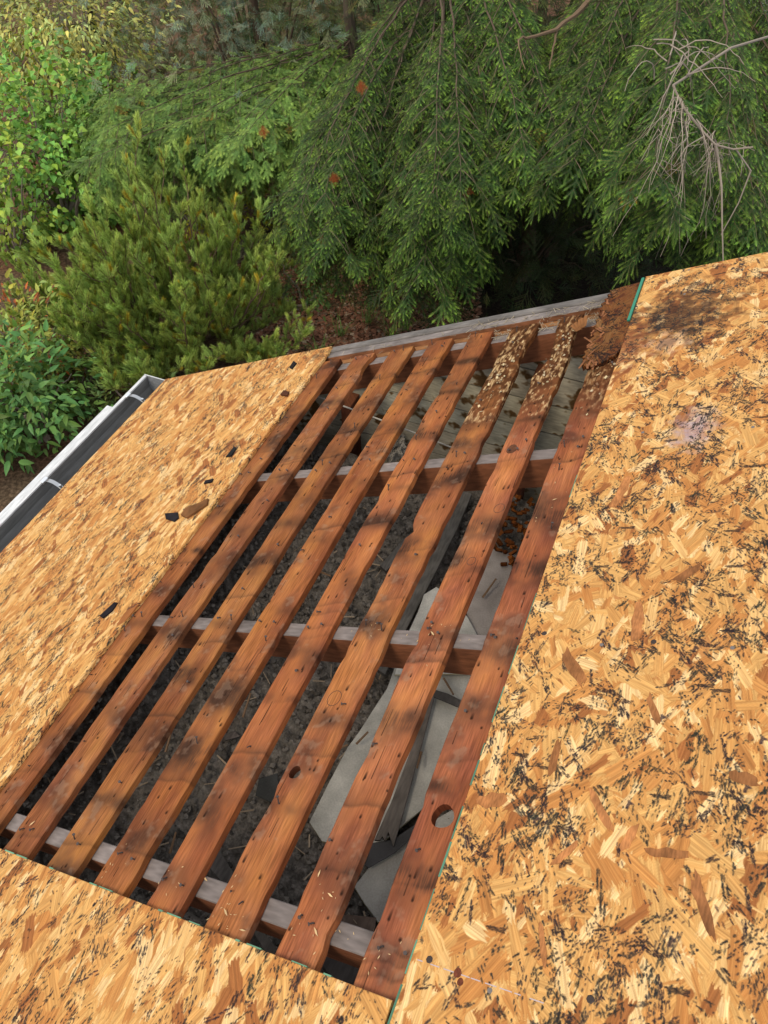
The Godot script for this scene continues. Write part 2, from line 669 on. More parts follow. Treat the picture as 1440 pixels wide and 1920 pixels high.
func fir_spray(sd: int, len0: float, needle_l: float, base: Color, tip: Color, pairs: int) -> ArrayMesh:
	# a flat twig along y with side twigs, each set with two combs of needles
	rng.seed = sd
	var st := begin()
	var twigs := [[Vector3.ZERO, Vector3(0, 1, 0), len0]]
	for k in pairs:
		var f := 0.12 + 0.7 * k / pairs
		for s: float in [-1.0, 1.0]:
			var d := Vector3(s * rr(0.65, 0.95), 1.0, rr(-0.22, 0.12)).normalized()
			twigs.append([Vector3(0, len0 * (f + rr(-0.03, 0.03)), 0), d, len0 * (1.0 - f) * rr(0.5, 0.75)])
	for t in twigs:
		var p: Vector3 = t[0]
		var d: Vector3 = t[1]
		var l: float = t[2]
		var x := d.cross(Vector3(0, 0, 1)).normalized()
		tube(st, PackedVector3Array([p, p + d * l]), 0.0013, 0.0007, Color(0.10, 0.065, 0.03), 3)
		var n := int(l / 0.0036)
		for i in n:
			var f := float(i) / n
			var young := clampf((f - 0.55) * 3.0, 0.0, 1.0) * clampf(1.3 - l / len0, 0.35, 1.0)
			var c := base.lerp(tip, young * rr(0.7, 1.0)) * rr(0.8, 1.2)
			c.a = 1.0
			for s: float in [-1.0, 1.0]:
				var nd: Vector3 = (x * s * rr(0.75, 1.0) + d * rr(0.45, 0.8) + Vector3(0, 0, rr(-0.15, 0.45))).normalized()
				needle(st, p + d * (l * f), nd, d, needle_l * rr(0.8, 1.1) * (1.0 - 0.35 * f), 0.0023, c)
		needle(st, p + d * l, d, x, needle_l * 0.8, 0.0026, tip)
	return done(st)


func scale_spray(sd: int, len0: float, base: Color, tip: Color) -> ArrayMesh:
	# a cedar or juniper fan: branching flat scale leaves
	rng.seed = sd
	var st := begin()
	var stack := [[Vector3.ZERO, Vector3(0, 1, 0), len0, 0]]
	while stack.size():
		var t: Array = stack.pop_back()
		var p: Vector3 = t[0]
		var d: Vector3 = t[1]
		var l: float = t[2]
		var x := d.cross(Vector3(0, 0, 1)).normalized()
		var w := 0.007 if t[3] < 2 else 0.0055
		var c := base.lerp(tip, 0.25 * t[3] + rr(0.0, 0.3)) * rr(0.8, 1.2)
		c.a = 1
		var e := p + d * l + Vector3(0, 0, rr(-0.02, 0.005))
		var mid := (p + e) * 0.5 + Vector3(0, 0, 0.004)
		st.set_color(c)
		for q in [[p - x * w * 0.4, mid - x * w, mid + x * w], [mid - x * w, e, mid + x * w]]:
			st.add_vertex(q[0])
			st.add_vertex(q[1])
			st.add_vertex(q[2])
		if t[3] < 2:
			var n := 6 if t[3] == 0 else 4
			for k in n:
				var f := 0.12 + 0.8 * k / n
				for s: float in [-1.0, 1.0]:
					stack.append([p.lerp(e, f), (d + x * s * rr(0.6, 1.0) + Vector3(0, 0, rr(-0.25, 0.2))).normalized(), l * (1.0 - f * 0.75) * rr(0.38, 0.5), t[3] + 1])
	return done(st)


func pine_tuft(sd: int, l: float, needle_l: float, base: Color, tip: Color, count: int) -> ArrayMesh:
	rng.seed = sd
	var st := begin()
	tube(st, PackedVector3Array([Vector3.ZERO, Vector3(0, l, 0)]), 0.003, 0.002, Color(0.13, 0.085, 0.04), 4)
	for k in count:
		var f := sqrt(rng.randf())
		var a := rng.randf() * TAU
		var out := lerpf(0.9, 0.3, f)
		var d := Vector3(cos(a) * out, rr(0.55, 1.0), sin(a) * out).normalized()
		var c := base.lerp(tip, f * rr(0.2, 1.0)) * rr(0.8, 1.2)
		c.a = 1
		needle(st, Vector3(0, l * f, 0), d, d.cross(Vector3(cos(a + 1.3), 0.2, sin(a + 1.3))).normalized(), needle_l * rr(0.75, 1.15), 0.0032, c)
	return done(st)


func leaf_mesh(wide: float, fold: float, curl: float, point := 0.62) -> ArrayMesh:
	# a leaf one unit long, folded along its midrib, drooping to its tip
	var st := begin()
	var rows := [[0.0, 0.02], [0.12, wide * 0.36], [0.32, wide * 0.5], [point, wide * 0.38], [0.85, wide * 0.16], [1.0, 0.0]]
	for i in rows.size() - 1:
		var y0: float = rows[i][0]
		var y1: float = rows[i + 1][0]
		var w0: float = rows[i][1]
		var w1: float = rows[i + 1][1]
		for s: float in [-1.0, 1.0]:
			var a := Vector3(0, y0, -curl * y0 * y0)
			var b := Vector3(0, y1, -curl * y1 * y1)
			var c := Vector3(s * w1, y1, -curl * y1 * y1 + fold * w1)
			var d := Vector3(s * w0, y0, -curl * y0 * y0 + fold * w0)
			quad(st, a, b, c, d, Vector3(0, 0, 1), Color.WHITE)
	st.generate_normals()
	return st.commit()


func bezier(a: Vector3, b: Vector3, c: Vector3, n: int, wob := 0.0) -> PackedVector3Array:
	var out := PackedVector3Array()
	for i in n + 1:
		var f := float(i) / n
		var p := a.lerp(b, f).lerp(b.lerp(c, f), f)
		if i > 0 and i < n:
			p += Vector3(rr(-wob, wob), rr(-wob, wob), rr(-wob, wob))
		out.append(p)
	return out


func tint(lo: float, hi: float, warm := 0.0) -> Color:
	var v := rr(lo, hi)
	var w := rr(-warm, warm)
	return Color(v * (1.0 + w), v, v * (1.0 - w), 1.0)


func bough(tree: Node3D, root: Vector3, tip: Vector3, rise: float, kinds: Array, bare: float, lushness: float, bright: float) -> void:
	# one drooping limb of a fir with hanging side branches; the needles are a sub-part of it
	var o := tree.position
	var span := root.distance_to(tip)
	var n := int(clampf(span / 0.16, 6, 36))
	var pts := bezier(root - o, root.lerp(tip, 0.6) + Vector3.UP * rise - o, tip - o, n, 0.012)
	var st := begin()
	var bark := Color(0.115, 0.085, 0.06)
	tube(st, pts, 0.005 + span * 0.0024, 0.002, bark, 6)
	var places := []
	var tints := []
	var start := int(n * bare)
	for i in range(start, n + 1):
		var f := float(i - start) / maxf(1.0, n - start)
		var d := (pts[mini(i + 1, n)] - pts[maxi(i - 1, 0)]).normalized()
		var side := d.cross(Vector3.UP).normalized()
		for q in 2:
			places.append(Transform3D(basis_to(d * rr(0.4, 1.0) + side * rr(-0.7, 0.7) + Vector3.UP * rr(0.0, 0.4), Vector3.UP).scaled(Vector3.ONE * rr(0.4, 0.8)), pts[i] + Vector3.UP * rr(0.0, 0.03)))
			tints.append(tint(0.6, 1.3, 0.14) * bright)
		for s: float in [-1.0, 1.0]:
			if rng.randf() > lushness:
				continue
			var l := (0.22 + 0.62 * sin(PI * clampf(f * 0.85 + 0.12, 0, 1))) * rr(0.65, 1.25)
			var dir: Vector3 = (d * rr(0.5, 1.0) + side * s * rr(0.5, 1.1) + Vector3.DOWN * rr(0.0, 0.5)).normalized()
			var p := pts[i]
			var lat := PackedVector3Array([p])
			var steps := maxi(3, int(l / 0.075))
			for k in steps:
				dir = (dir + Vector3.DOWN * rr(0.10, 0.26) + Vector3(rr(-0.08, 0.08), 0, rr(-0.08, 0.08))).normalized()
				p += dir * (l / steps)
				lat.append(p)
				var right: Vector3 = dir.cross(Vector3.UP)
				right = right.normalized() if right.length() > 0.1 else side
				for q: float in [-1.0, 1.0]:
					if rng.randf() < 0.16:
						continue
					var ax: Vector3 = (dir * rr(0.5, 1.1) + right * q * rr(0.2, 1.05) + Vector3.DOWN * rr(-0.1, 0.5) + Vector3(rr(-0.25, 0.25), rr(-0.25, 0.25), rr(-0.25, 0.25))).normalized()
					places.append(Transform3D(basis_to(ax, Vector3.UP + right * rr(-0.4, 0.4)).scaled(Vector3.ONE * rr(0.42, 1.1)), p))
					tints.append((Color(1.9, 0.75, 0.5) * rr(0.5, 1.0) if rng.randf() < 0.012 else tint(0.55, 1.4, 0.16)) * bright)
			places.append(Transform3D(basis_to(dir, Vector3.UP + side * 0.3).scaled(Vector3.ONE * rr(0.9, 1.2)), p))
			tints.append(tint(0.9, 1.4, 0.1) * bright)
			tube(st, lat, 0.0032, 0.0012, bark * 1.6, 4)
		places.append(Transform3D(basis_to(d + Vector3.DOWN * 0.3, Vector3.UP).scaled(Vector3.ONE * rr(0.7, 1.1)), pts[i]))
		tints.append(tint(0.8, 1.2, 0.1) * bright)
	var limb := obj("bough", done(st), M.bark, tree)
	var sets := []
	for k in kinds.size():
		sets.append([[], []])
	for i in places.size():
		var k := i % kinds.size()
		sets[k][0].append(places[i])
		sets[k][1].append(tints[i])
	for k in kinds.size():
		if sets[k][0].size():
			many("needles", kinds[k], M.needle, sets[k][0], sets[k][1], limb)


func trunk(tree: Node3D, height: float, r: float, col: Color, lean := Vector3.ZERO) -> void:
	var st := begin()
	var pts := PackedVector3Array()
	for i in 12:
		var f := i / 11.0
		pts.append(Vector3(rr(-0.03, 0.03), f * height - 0.1, rr(-0.03, 0.03)) + lean * f * height)
	tube(st, pts, r, r * 0.35, col, 10)
	obj("trunk", done(st), M.bark, tree)


func crown_tree(called: String, label: String, base: Vector3, centre: Vector3, radii: Vector3, n: int, kinds: Array, mat: Material, droop: float, size: float, bark: Color, stems: int, lo: float, hi: float, category := "tree", group := "", pic := "foliage", cluster := 9) -> Node3D:
	# limbs from the base to clumps through the crown's volume, each clump set with sprays or leaves
	var t := thing(called, label, category, base, group)
	var sets := []
	for k in kinds.size():
		sets.append([[], []])
	var lumps := FastNoiseLite.new()
	lumps.seed = rng.randi() % 9999
	lumps.frequency = 1.1
	var clumps := int(n / cluster)
	for c in clumps:
		var d := Vector3(rng.randfn(), rng.randfn(), rng.randfn()).normalized()
		var rad := pow(rng.randf(), 0.38) * (1.0 + 0.5 * lumps.get_noise_3dv(d * 2.0 + base))
		var p := centre + d * radii * rad - base
		if p.y < 0.05:
			p.y = rr(0.05, 0.3)
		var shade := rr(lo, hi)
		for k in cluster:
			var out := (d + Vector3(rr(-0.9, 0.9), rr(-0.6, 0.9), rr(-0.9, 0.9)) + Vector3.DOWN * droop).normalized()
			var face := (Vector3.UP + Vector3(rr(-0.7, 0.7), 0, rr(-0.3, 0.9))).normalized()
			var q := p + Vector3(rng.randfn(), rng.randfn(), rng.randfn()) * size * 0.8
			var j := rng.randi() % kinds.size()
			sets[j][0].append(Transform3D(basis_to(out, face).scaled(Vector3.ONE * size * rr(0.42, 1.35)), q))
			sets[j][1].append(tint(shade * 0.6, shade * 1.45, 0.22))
	for s in stems:
		var st := begin()
		var d := Vector3(rng.randfn(), rr(-0.2, 1.0), rng.randfn()).normalized()
		var e := centre + d * radii * rr(0.6, 0.95) - base
		var foot := Vector3(rr(-0.12, 0.12), -0.05, rr(-0.12, 0.12))
		var midp := foot.lerp(e, 0.5) + Vector3.UP * radii.y * 0.25
		tube(st, bezier(foot, midp, e, 9, 0.02), 0.012 + radii.y * 0.012, 0.004, bark, 5)
		obj("limb", done(st), M.bark, t)
	for k in kinds.size():
		many(pic, kinds[k], mat, sets[k][0], sets[k][1], t)
	return t


# ---------------------------------------------------------------- the roof
func part(called: String, st: SurfaceTool, m: Material, xf: Transform3D, parent: Node3D = null) -> MeshInstance3D:
	var p: Node3D = parent if parent else house
	var rel := xf
	if p == house:
		rel = house.transform.affine_inverse() * xf
	return obj(called, done(st), m, p, rel)


func edge_line(u0: float, u1: float, v: float, bites: Array, sd: int, wob: float) -> PackedVector2Array:
	# a board's long edge: slightly wavy, with bites [where, half width, depth] taken out of it
	var g := FastNoiseLite.new()
	g.seed = sd
	g.frequency = 2.2
	var out := PackedVector2Array()
	var n := int((u1 - u0) / 0.025)
	for i in n + 1:
		var u := lerpf(u0, u1, float(i) / n)
		var x := v + g.get_noise_2d(u, 3.0) * wob + g.get_noise_2d(u * 9.0, 8.0) * wob * 0.3
		for b in bites:
			var k: float = absf(u - b[0]) / b[1]
			if k < 1.0:
				x += b[2] * (1.0 - k * k) * (0.8 + 0.5 * g.get_noise_2d(u * 40.0, 5.0))
		out.append(Vector2(u, x))
	return out


func ellipse(c: Vector2, ru: float, rv: float) -> PackedVector2Array:
	var out := PackedVector2Array()
	for i in 18:
		var a := TAU * i / 18.0
		var k := 1.0 + 0.05 * sin(a * 3.0 + 1.0)
		out.append(c + Vector2(cos(a) * ru * k, sin(a) * rv * k))
	return out


func nail_mesh() -> void:
	var list := []
	for k in 4:
		var st := begin()
		var l: float = [0.006, 0.011, 0.014, 0.008][k]
		var lean := Vector3([-0.3, -0.9, 0.5, -1.2][k], 1.0, [0.2, 0.7, 0.3, -0.3][k]).normalized()
		var p := PackedVector3Array([Vector3(0, -0.004, 0), Vector3(0, 0.003, 0), Vector3(0, 0.003, 0) + lean * l])
		var c := Color(0.055, 0.045, 0.04)
		tube(st, p, 0.0016, 0.0014, c, 5)
		if k != 1:
			tube(st, PackedVector3Array([p[2], p[2] + lean * 0.0012]), 0.0034, 0.0034, c * 1.3, 7)
		list.append(done(st))
	meshes.nails = list


func build_roof() -> void:
	var house_at := Vector3(-0.1, 0, -0.9)
	house = thing("house", "house with its roof stripped to bare red brown boards between strand board sheets", "house", house_at)
	nail_mesh()
	# the bare boards; v of their low and high edges
	var rows := [[1.905, 1.808], [1.737, 1.642], [1.566, 1.470], [1.400, 1.303], [1.234, 1.146], [1.074, 0.975], [0.900, 0.815], [0.737, 0.640]]
	for r in 8:
		var bites_low := []
		var bites_high := []
		var hole := PackedVector2Array()
		var ends := 2.195
		if r == 1:
			bites_high = [[2.115, 0.06, 0.022]]
		if r == 5:
			bites_low = [[ruv(766, 993).x, 0.028, -0.013], [1.02, 0.10, -0.006]]
			bites_high = [[2.03, 0.10, 0.016], [0.95, 0.15, 0.006]]
			hole = ellipse(ruv(552, 1447), 0.0145, 0.0135)
		if r == 6:
			bites_low = [[ruv(778, 1206).x, 0.03, -0.009], [1.99, 0.13, -0.020], [1.86, 0.03, 0.012]]
			bites_high = [[ruv(620, 1747).x, 0.018, 0.007], [2.1, 0.12, 0.02]]
		if r == 7:
			bites_low = [[1.90, 0.05, -0.012], [1.78, 0.03, -0.006], [2.02, 0.08, -0.025]]
			hole = ellipse(ruv(830, 1530), 0.022, 0.0215)
			ends = 2.08
		rng.seed = 1500 + r
		for q in 11:
			bites_low.append([rr(0.2, 2.15), rr(0.012, 0.05), -rr(0.0015, 0.005)])
			bites_high.append([rr(0.2, 2.15), rr(0.012, 0.05), rr(0.0015, 0.005)])
		var a := edge_line(-0.30, ends, rows[r][0], bites_low, 20 + r, 0.0035)
		var b := edge_line(-0.30, ends, rows[r][1], bites_high, 60 + r, 0.0035)
		b.reverse()
		a.append_array(b)
		var vc: float = (rows[r][0] + rows[r][1]) * 0.5
		var st := begin()
		var up := -0.0012 * (r % 3)
		slab(st, a, up, -0.0205, 0.003, hole, Vector2(1.0 / 2.44, 1.0 / 1.12), Vector2(0.1 / 2.44, ((r + 0.5) * 0.14 - vc) / 1.12), Color(0.80, 0.70, 0.64), Color.WHITE)
		var board := part("roof_board", st, M.board, roof)
		rng.seed = 900 + r
		var spots := []
		for ru in [0.262, 0.888, 1.516, 2.165]:
			for s in [0.28, 0.70]:
				spots.append(Vector2(ru + rr(-0.012, 0.012), lerpf(rows[r][0], rows[r][1], s + rr(-0.1, 0.1))))
		var u := 0.24
		while u < 2.1:
			u += rr(0.12, 0.34)
			spots.append(Vector2(u, lerpf(rows[r][0], rows[r][1], rr(0.15, 0.85))))
		for s in spots:
			if s.x > ends - 0.02 or s.x < 0.21 or (r == 0 and s.y > 1.88) or (r == 7 and s.y < 0.655):
				continue
			if hole.size() and Geometry2D.is_point_in_polygon(s, ellipse(ruv(552, 1447) if r == 5 else ruv(830, 1530), 0.035, 0.03)):
				continue
			var nail := obj("nail", meshes.nails[rng.randi() % 4], M.iron, board)
			nail.transform = Transform3D(Basis(Vector3.UP, rr(-0.7, 0.7)), Vector3(s.x, up, -s.y))
		if r == 6:
			var kn := begin()
			slab(kn, ellipse(ruv(960, 842), 0.019, 0.015), up + 0.0012, up - 0.002, 0.001, PackedVector2Array(), Vector2(8, 8), Vector2(0.2, 0.1), Color(0.16, 0.06, 0.03), Color(0.18, 0.07, 0.035))
			obj("knot", done(kn), M.grain, board)
		var rings: Array = {5: [[626, 1308, 0.017]], 6: [[884, 1052, 0.011], [936, 953, 0.014]]}.get(r, [])
		for k in rings:
			var c := ruv(k[0], k[1])
			var kn := begin()
			var ro: float = k[2]
			var loop := PackedVector3Array()
			for q in 19:
				loop.append(Vector3(c.x + cos(q * TAU / 18) * ro * 1.15, up - 0.0002, -c.y + sin(q * TAU / 18) * ro))
			tube(kn, loop, 0.0009, 0.0009, Color(0.09, 0.045, 0.03), 4)
			obj("knot_ring", done(kn), M.iron, board)
	# rafters under them
	for ru in [[0.245, 0.285], [0.868, 0.908], [1.496, 1.536], [2.148, 2.190], [-0.375, -0.335]]:
		var st := begin()
		box(st, Vector3(ru[0], -0.122, -2.92), Vector3(ru[1], -0.0225, 1.75), Color(0.34, 0.125, 0.055), Color(0.31, 0.26, 0.24), 0.002, Vector2(ru[0] * 3.1, 0.2), 0.9)
		part("rafter", st, M.grain, roof)
	# strand board
	var sheet := func(u0: float, u1: float, v0: float, v1: float, uvo: Vector2, m: Material, sd: int, wob: float) -> MeshInstance3D:
		var a := edge_line(u0, u1, v1, [], sd, wob)
		var b := edge_line(u0, u1, v0, [], sd + 1, wob)
		b.reverse()
		a.append_array(b)
		var st := begin()
		slab(st, a, 0.0125, 0.0012, 0.0012, PackedVector2Array(), Vector2(1.0 / 2.44, 1.0 / 1.22), uvo, Color(0.75, 0.66, 0.56), Color.WHITE)
		return part("strand_board", st, m, roof)
	var right: MeshInstance3D = (sheet as Callable).call(-0.1, 2.338, -0.571, 0.648, Vector2(0.1 / 2.44, 0.571 / 1.22), M.osb_a, 5, 0.0012)
	right.set_meta("label", "large strand board sheet with dark rot stain at its upper end")
	(sheet as Callable).call(-2.545, -0.104, -0.571, 0.648, Vector2(0.3, 0.1), M.osb_a, 7, 0.001)
	(sheet as Callable).call(-0.1, 2.338, -1.80, -0.575, Vector2(0.7, 0.3), M.osb_a, 9, 0.001)
	(sheet as Callable).call(-2.545, -0.104, -1.80, -0.575, Vector2(0.6, 0.8), M.osb_a, 11, 0.001)
	var front: MeshInstance3D = (sheet as Callable).call(-2.24, 0.196, 0.654, 1.874, Vector2(0.63, -0.53), M.osb_b, 13, 0.0012)
	front.set_meta("label", "near strand board sheet across the lower ends of the boards")
	(sheet as Callable).call(-2.54, -0.105, 1.879, 2.90, Vector2(0.1, 0.2), M.osb_b, 15, 0.001)
	# the sheet by the gutter, its upper corner broken
	var a := edge_line(-0.1, 2.285, 2.905, [], 31, 0.004)
	var b := edge_line(-0.1, 2.285, 1.884, [[2.27, 0.03, 0.012], [2.12, 0.02, 0.005], [0.75, 0.2, 0.004]], 32, 0.0045)
	b.reverse()
	a.append_array(b)
	var st := begin()
	slab(st, a, 0.0135, 0.0012, 0.002, PackedVector2Array(), Vector2(1.0 / 2.44, 1.0 / 1.22), Vector2(0.1 / 2.44, -1.8 / 1.22), Color(0.66, 0.53, 0.40), Color.WHITE)
	part("strand_board", st, M.osb_b, roof).set_meta("label", "strand board sheet between the bare boards and the gutter")
	# the rotten remnant at the top
	rng.seed = 77
	var rough := PackedVector2Array()
	var px := [[1210, 526], [1172, 536], [1147, 546], [1130, 572], [1120, 602], [1107, 640], [1095, 672], [1092, 690], [1118, 684], [1150, 668], [1178, 640]]
	for i in px.size():
		var p0 := ruv(px[i][0], px[i][1], 0.012)
		var p1 := ruv(px[(i + 1) % px.size()][0], px[(i + 1) % px.size()][1], 0.012)
		var steps := 2 if i in [9, 10] else 6
		var outw := (p1 - p0).normalized()
		outw = Vector2(-outw.y, outw.x)
		for k in steps:
			var amp := 0.001 if i in [0, 1, 9, 10] else 0.009
			rough.append(p0.lerp(p1, k / float(steps)) + outw * (amp * (1.0 if k % 2 else -0.6) * rr(0.2, 1.0)))
	st = begin()
	slab(st, rough, 0.0135, 0.0005, 0.0008, PackedVector2Array(), Vector2(1.0 / 2.44, 1.0 / 1.22), Vector2(0.03, 0.571 / 1.22), Color(0.22, 0.13, 0.08), Color(0.27, 0.19, 0.14), 0.10)
	var rem := part("strand_board_remnant", st, M.osb_rot, roof)
	rem.set_meta("label", "ragged rotten strand board remnant at the rake")
	# torn layers along its low edge
	for k in 34:
		var q: Vector2 = rough[rng.randi_range(14, 46)] + Vector2(rr(-0.004, 0.012), rr(-0.025, 0.0))
		st = begin()
		var l := rr(0.006, 0.02)
		box(st, Vector3(-l, -0.0005, -0.003), Vector3(l, 0.0005, 0.003), lin(150, 95, 60), lin(170, 112, 74), 0.0003, Vector2(k * 0.1, 0.3), 2.0)
		obj("torn_strand", done(st), M.grain, rem, Transform3D(Basis.from_euler(Vector3(rr(-0.3, 0.3), rr(-0.9, 0.9), rr(-0.3, 0.35))), Vector3(q.x, 0.012 + rr(0, 0.008), -q.y)))
	# green factory paint along the edges of the sheets
	for g in [[0.155, 0.22, 0.0038], [0.235, 0.285, 0.0028], [0.30, 0.365, 0.0022], [0.385, 0.445, 0.0040], [0.45, 0.51, 0.0030], [0.55, 0.60, 0.0036], [0.61, 0.635, 0.002], [0.68, 0.76, 0.0026], [0.79, 0.86, 0.002], [0.9, 1.0, 0.0018], [1.30, 1.38, 0.002]]:
		st = begin()
		box(st, Vector3(g[0], 0.004, -0.6492), Vector3(g[1], 0.0131, -0.6492 + g[2]), lin(62, 108, 88), lin(84, 128, 104) * rr(0.7, 1.2), 0.0004)
		part("edge_paint", st, M.paint, Transform3D(), right)
	st = begin()
	box(st, Vector3(2.075, 0.002, -0.658), Vector3(2.325, 0.0175, -0.6495), lin(44, 112, 90), lin(58, 128, 104), 0.001)
	part("edge_paint", st, M.paint, Transform3D(), rem)
	for k in 22:
		var v0 := 0.67 + k * 0.05
		if rng.randf() < 0.5:
			continue
		st = begin()
		box(st, Vector3(0.1938 + rr(0.0, 0.0018), 0.003, -v0 - rr(0.008, 0.046)), Vector3(0.1975, 0.0130, -v0), lin(64, 118, 98), lin(100, 142, 114) * rr(0.7, 1.3), 0.0004)
		part("edge_paint", st, M.paint, Transform3D(), front)
	rng.seed = 2718
	var head := begin()
	tube(head, PackedVector3Array([Vector3.ZERO, Vector3(0, 0.0008, 0)]), 0.0042, 0.0036, Color(0.16, 0.14, 0.13), 8)
	var hm := done(head)
	var pit := begin()
	tube(pit, PackedVector3Array([Vector3.ZERO, Vector3(0, 0.0006, 0)]), 0.0058, 0.004, Color(0.045, 0.035, 0.03), 7)
	var pm := done(pit)
	for ru in [0.265, 0.888, 1.516, 2.17, 2.31]:
		for k in 5:
			obj("nail_head", hm if k % 2 else pm, M.iron, right, Transform3D(Basis(), Vector3(ru + rr(-0.02, 0.02), 0.0125, -(0.63 - k * 0.12 + rr(-0.03, 0.02)))))
	# strands that stand proud of the large sheet
	for q in [[1195, 1165, 75, 22, -80], [1127, 1520, 95, 17, 62], [1318, 1700, 130, 24, 72], [1017, 1770, 90, 13, 84], [1180, 1570, 60, 20, -60], [925, 1500, 60, 26, -12], [1250, 1600, 85, 20, 4], [1075, 1250, 80, 25, 60], [1165, 920, 70, 17, -62], [1040, 1420, 70, 16, -75], [1395, 1460, 60, 24, 15], [1225, 1330, 66, 15, 70], [1290, 1075, 60, 16, -30], [1060, 1600, 70, 14, -42]]:
		var dirp := Vector2(cos(deg_to_rad(q[4])), sin(deg_to_rad(q[4])))
		var side2 := Vector2(-dirp.y, dirp.x)
		var oc := PackedVector2Array()
		for c in [[-0.5, -0.3], [-0.38, -0.45], [-0.25, -0.38], [0.0, -0.5], [0.2, -0.42], [0.42, -0.36], [0.5, -0.1], [0.44, 0.05], [0.5, 0.22], [0.3, 0.4], [0.1, 0.5], [-0.1, 0.42], [-0.3, 0.46], [-0.42, 0.28], [-0.46, 0.0]]:
			var w: Vector2 = Vector2(q[0], q[1]) + dirp * (q[2] * c[0] * rr(0.8, 1.15)) + side2 * (q[3] * c[1] * rr(0.8, 1.2))
			oc.append(ruv(w.x, w.y, 0.0128))
		st = begin()
		slab(st, oc, 0.0131, 0.0120, 0.0003, PackedVector2Array(), Vector2(2.5, 2.5), Vector2(rr(0, 1), rr(0, 1)), lin(190, 125, 75), lin(214, 142, 86) * rr(0.55, 1.1))
		obj("wood_strand", done(st), M.grain, right)
	for k in 9:
		st = begin()
		var v1 := 0.636 - k * 0.023
		box(st, Vector3(0.2578, 0.012, -v1), Vector3(0.2594, 0.01275, -v1 + rr(0.008, 0.021)), lin(176, 160, 160), lin(176, 160, 160), 0.0001)
		obj("chalk_mark", done(st), M.paint, right)
	for q in [[858, 1824, 0.007], [863, 1841, 0.0055]]:
		st = begin()
		slab(st, ellipse(ruv(q[0], q[1], 0.0125), q[2], q[2] * 0.9), 0.0129, 0.012, 0.0002, PackedVector2Array(), Vector2(9, 9), Vector2.ZERO, lin(120, 66, 44), lin(134, 74, 50))
		obj("knot", done(st), M.grain, right)
	# crumbling crust on the rotten board ends
	rng.seed = 717
	for r in [5, 6, 7]:
		var board: Node3D = house.get_node("roof_board_%03d" % r)
		var fp := []
		var ft := []
		for k in (46 if r < 7 else 20):
			var u: float = [1.90, 2.0, 1.83][r - 5] + rng.randfn() * 0.10
			if u > 2.17 or (r == 7 and u > 2.0):
				continue
			var v: float = lerpf(rows[r][0], rows[r][1], rr(0.16, 0.84))
			fp.append(Transform3D(Basis.from_euler(Vector3(rr(-0.5, 0.5), rr(-0.8, 0.8), rr(-0.5, 0.5))) * Basis.from_scale(Vector3(rr(0.003, 0.010), rr(0.03, 0.07), rr(0.05, 0.13))), Vector3(u, rr(-0.001, 0.002), -v)))
			var w := rr(0.55, 1.1)
			ft.append([Color(0.60, 0.48, 0.28), Color(0.38, 0.25, 0.13), Color(0.52, 0.42, 0.27), Color(0.20, 0.11, 0.06), Color(0.30, 0.19, 0.10)][k % 5] * w)
		many("rot_flakes", done(chip_thin()), M.dry, fp, ft, board)
	# rake boards and the strip behind them
	st = begin()
	box(st, Vector3(2.222, -0.16, -2.9), Vector3(2.258, -0.001, 1.75), Color(0.42, 0.18, 0.085), Color(0.33, 0.285, 0.265), 0.003, Vector2(0.1, 0.5), 0.9)
	part("barge_board", st, M.grain, roof)
	st = begin()
	box(st, Vector3(2.262, -0.20, -2.9), Vector3(2.298, 0.003, 1.75), Color(0.36, 0.32, 0.29), Color(0.25, 0.225, 0.21), 0.004, Vector2(0.6, 0.1), 0.8)
	part("barge_board", st, M.grain, roof)
	st = begin()
	box(st, Vector3(2.193, -0.10, -2.85), Vector3(2.219, -0.022, 1.7), Color(0.42, 0.19, 0.07), Color(0.46, 0.21, 0.08), 0.002, Vector2(0.3, 0.3), 0.9)
	part("nailing_strip", st, M.grain, roof)
	# gable wall inside: level boards, cut to the slope
	rng.seed = 52
	var y := 2.32
	while y < 4.2:
		var y1 := y + 0.131
		var cut := func(yy: float) -> float:
			return (CY - 1.0617 - 0.125 - yy) / 0.4935 - 0.524
		var hi := minf(2.0, (cut as Callable).call(y))
		var hi2 := minf(2.0, (cut as Callable).call(y1))
		if hi2 > -1.9:
			st = begin()
			var x0 := 2.155
			var x1 := 2.178 + rr(0, 0.003)
			var uo := rr(0, 4)
			var c := Color(rr(0.58, 0.66), rr(0.52, 0.58), rr(0.40, 0.45))
			var p := [Vector3(x0, y + 0.004, 2.0), Vector3(x0, y + 0.004, -hi), Vector3(x0, y1 - 0.002, -hi2), Vector3(x0, y1 - 0.002, 2.0)]
			quad(st, p[0], p[1], p[2], p[3], Vector3.LEFT, c, Vector2(2 + uo, 0.02), Vector2(-hi + uo, 0.02), Vector2(-hi2 + uo, 0.15), Vector2(2 + uo, 0.15))
			var w := Vector3(x1 - x0, 0, 0)
			quad(st, p[0] + w, p[1] + w, p[2] + w, p[3] + w, Vector3.RIGHT, Color(0.5, 0.5, 0.48))
			quad(st, p[3], p[2], p[2] + w, p[3] + w, Vector3.UP, c * 0.9)
			quad(st, p[0], p[1], p[1] + w, p[0] + w, Vector3.DOWN, c * 0.9)
			part("wall_board", st, M.stained, level)
		y = y1
	st = begin()
	box(st, Vector3(2.1785, 2.2, -2.0), Vector3(2.19, 2.56, 2.0), Color(0.5, 0.5, 0.48), Color(0.5, 0.5, 0.48))
	part("wall_sheathing", st, M.stained, level)
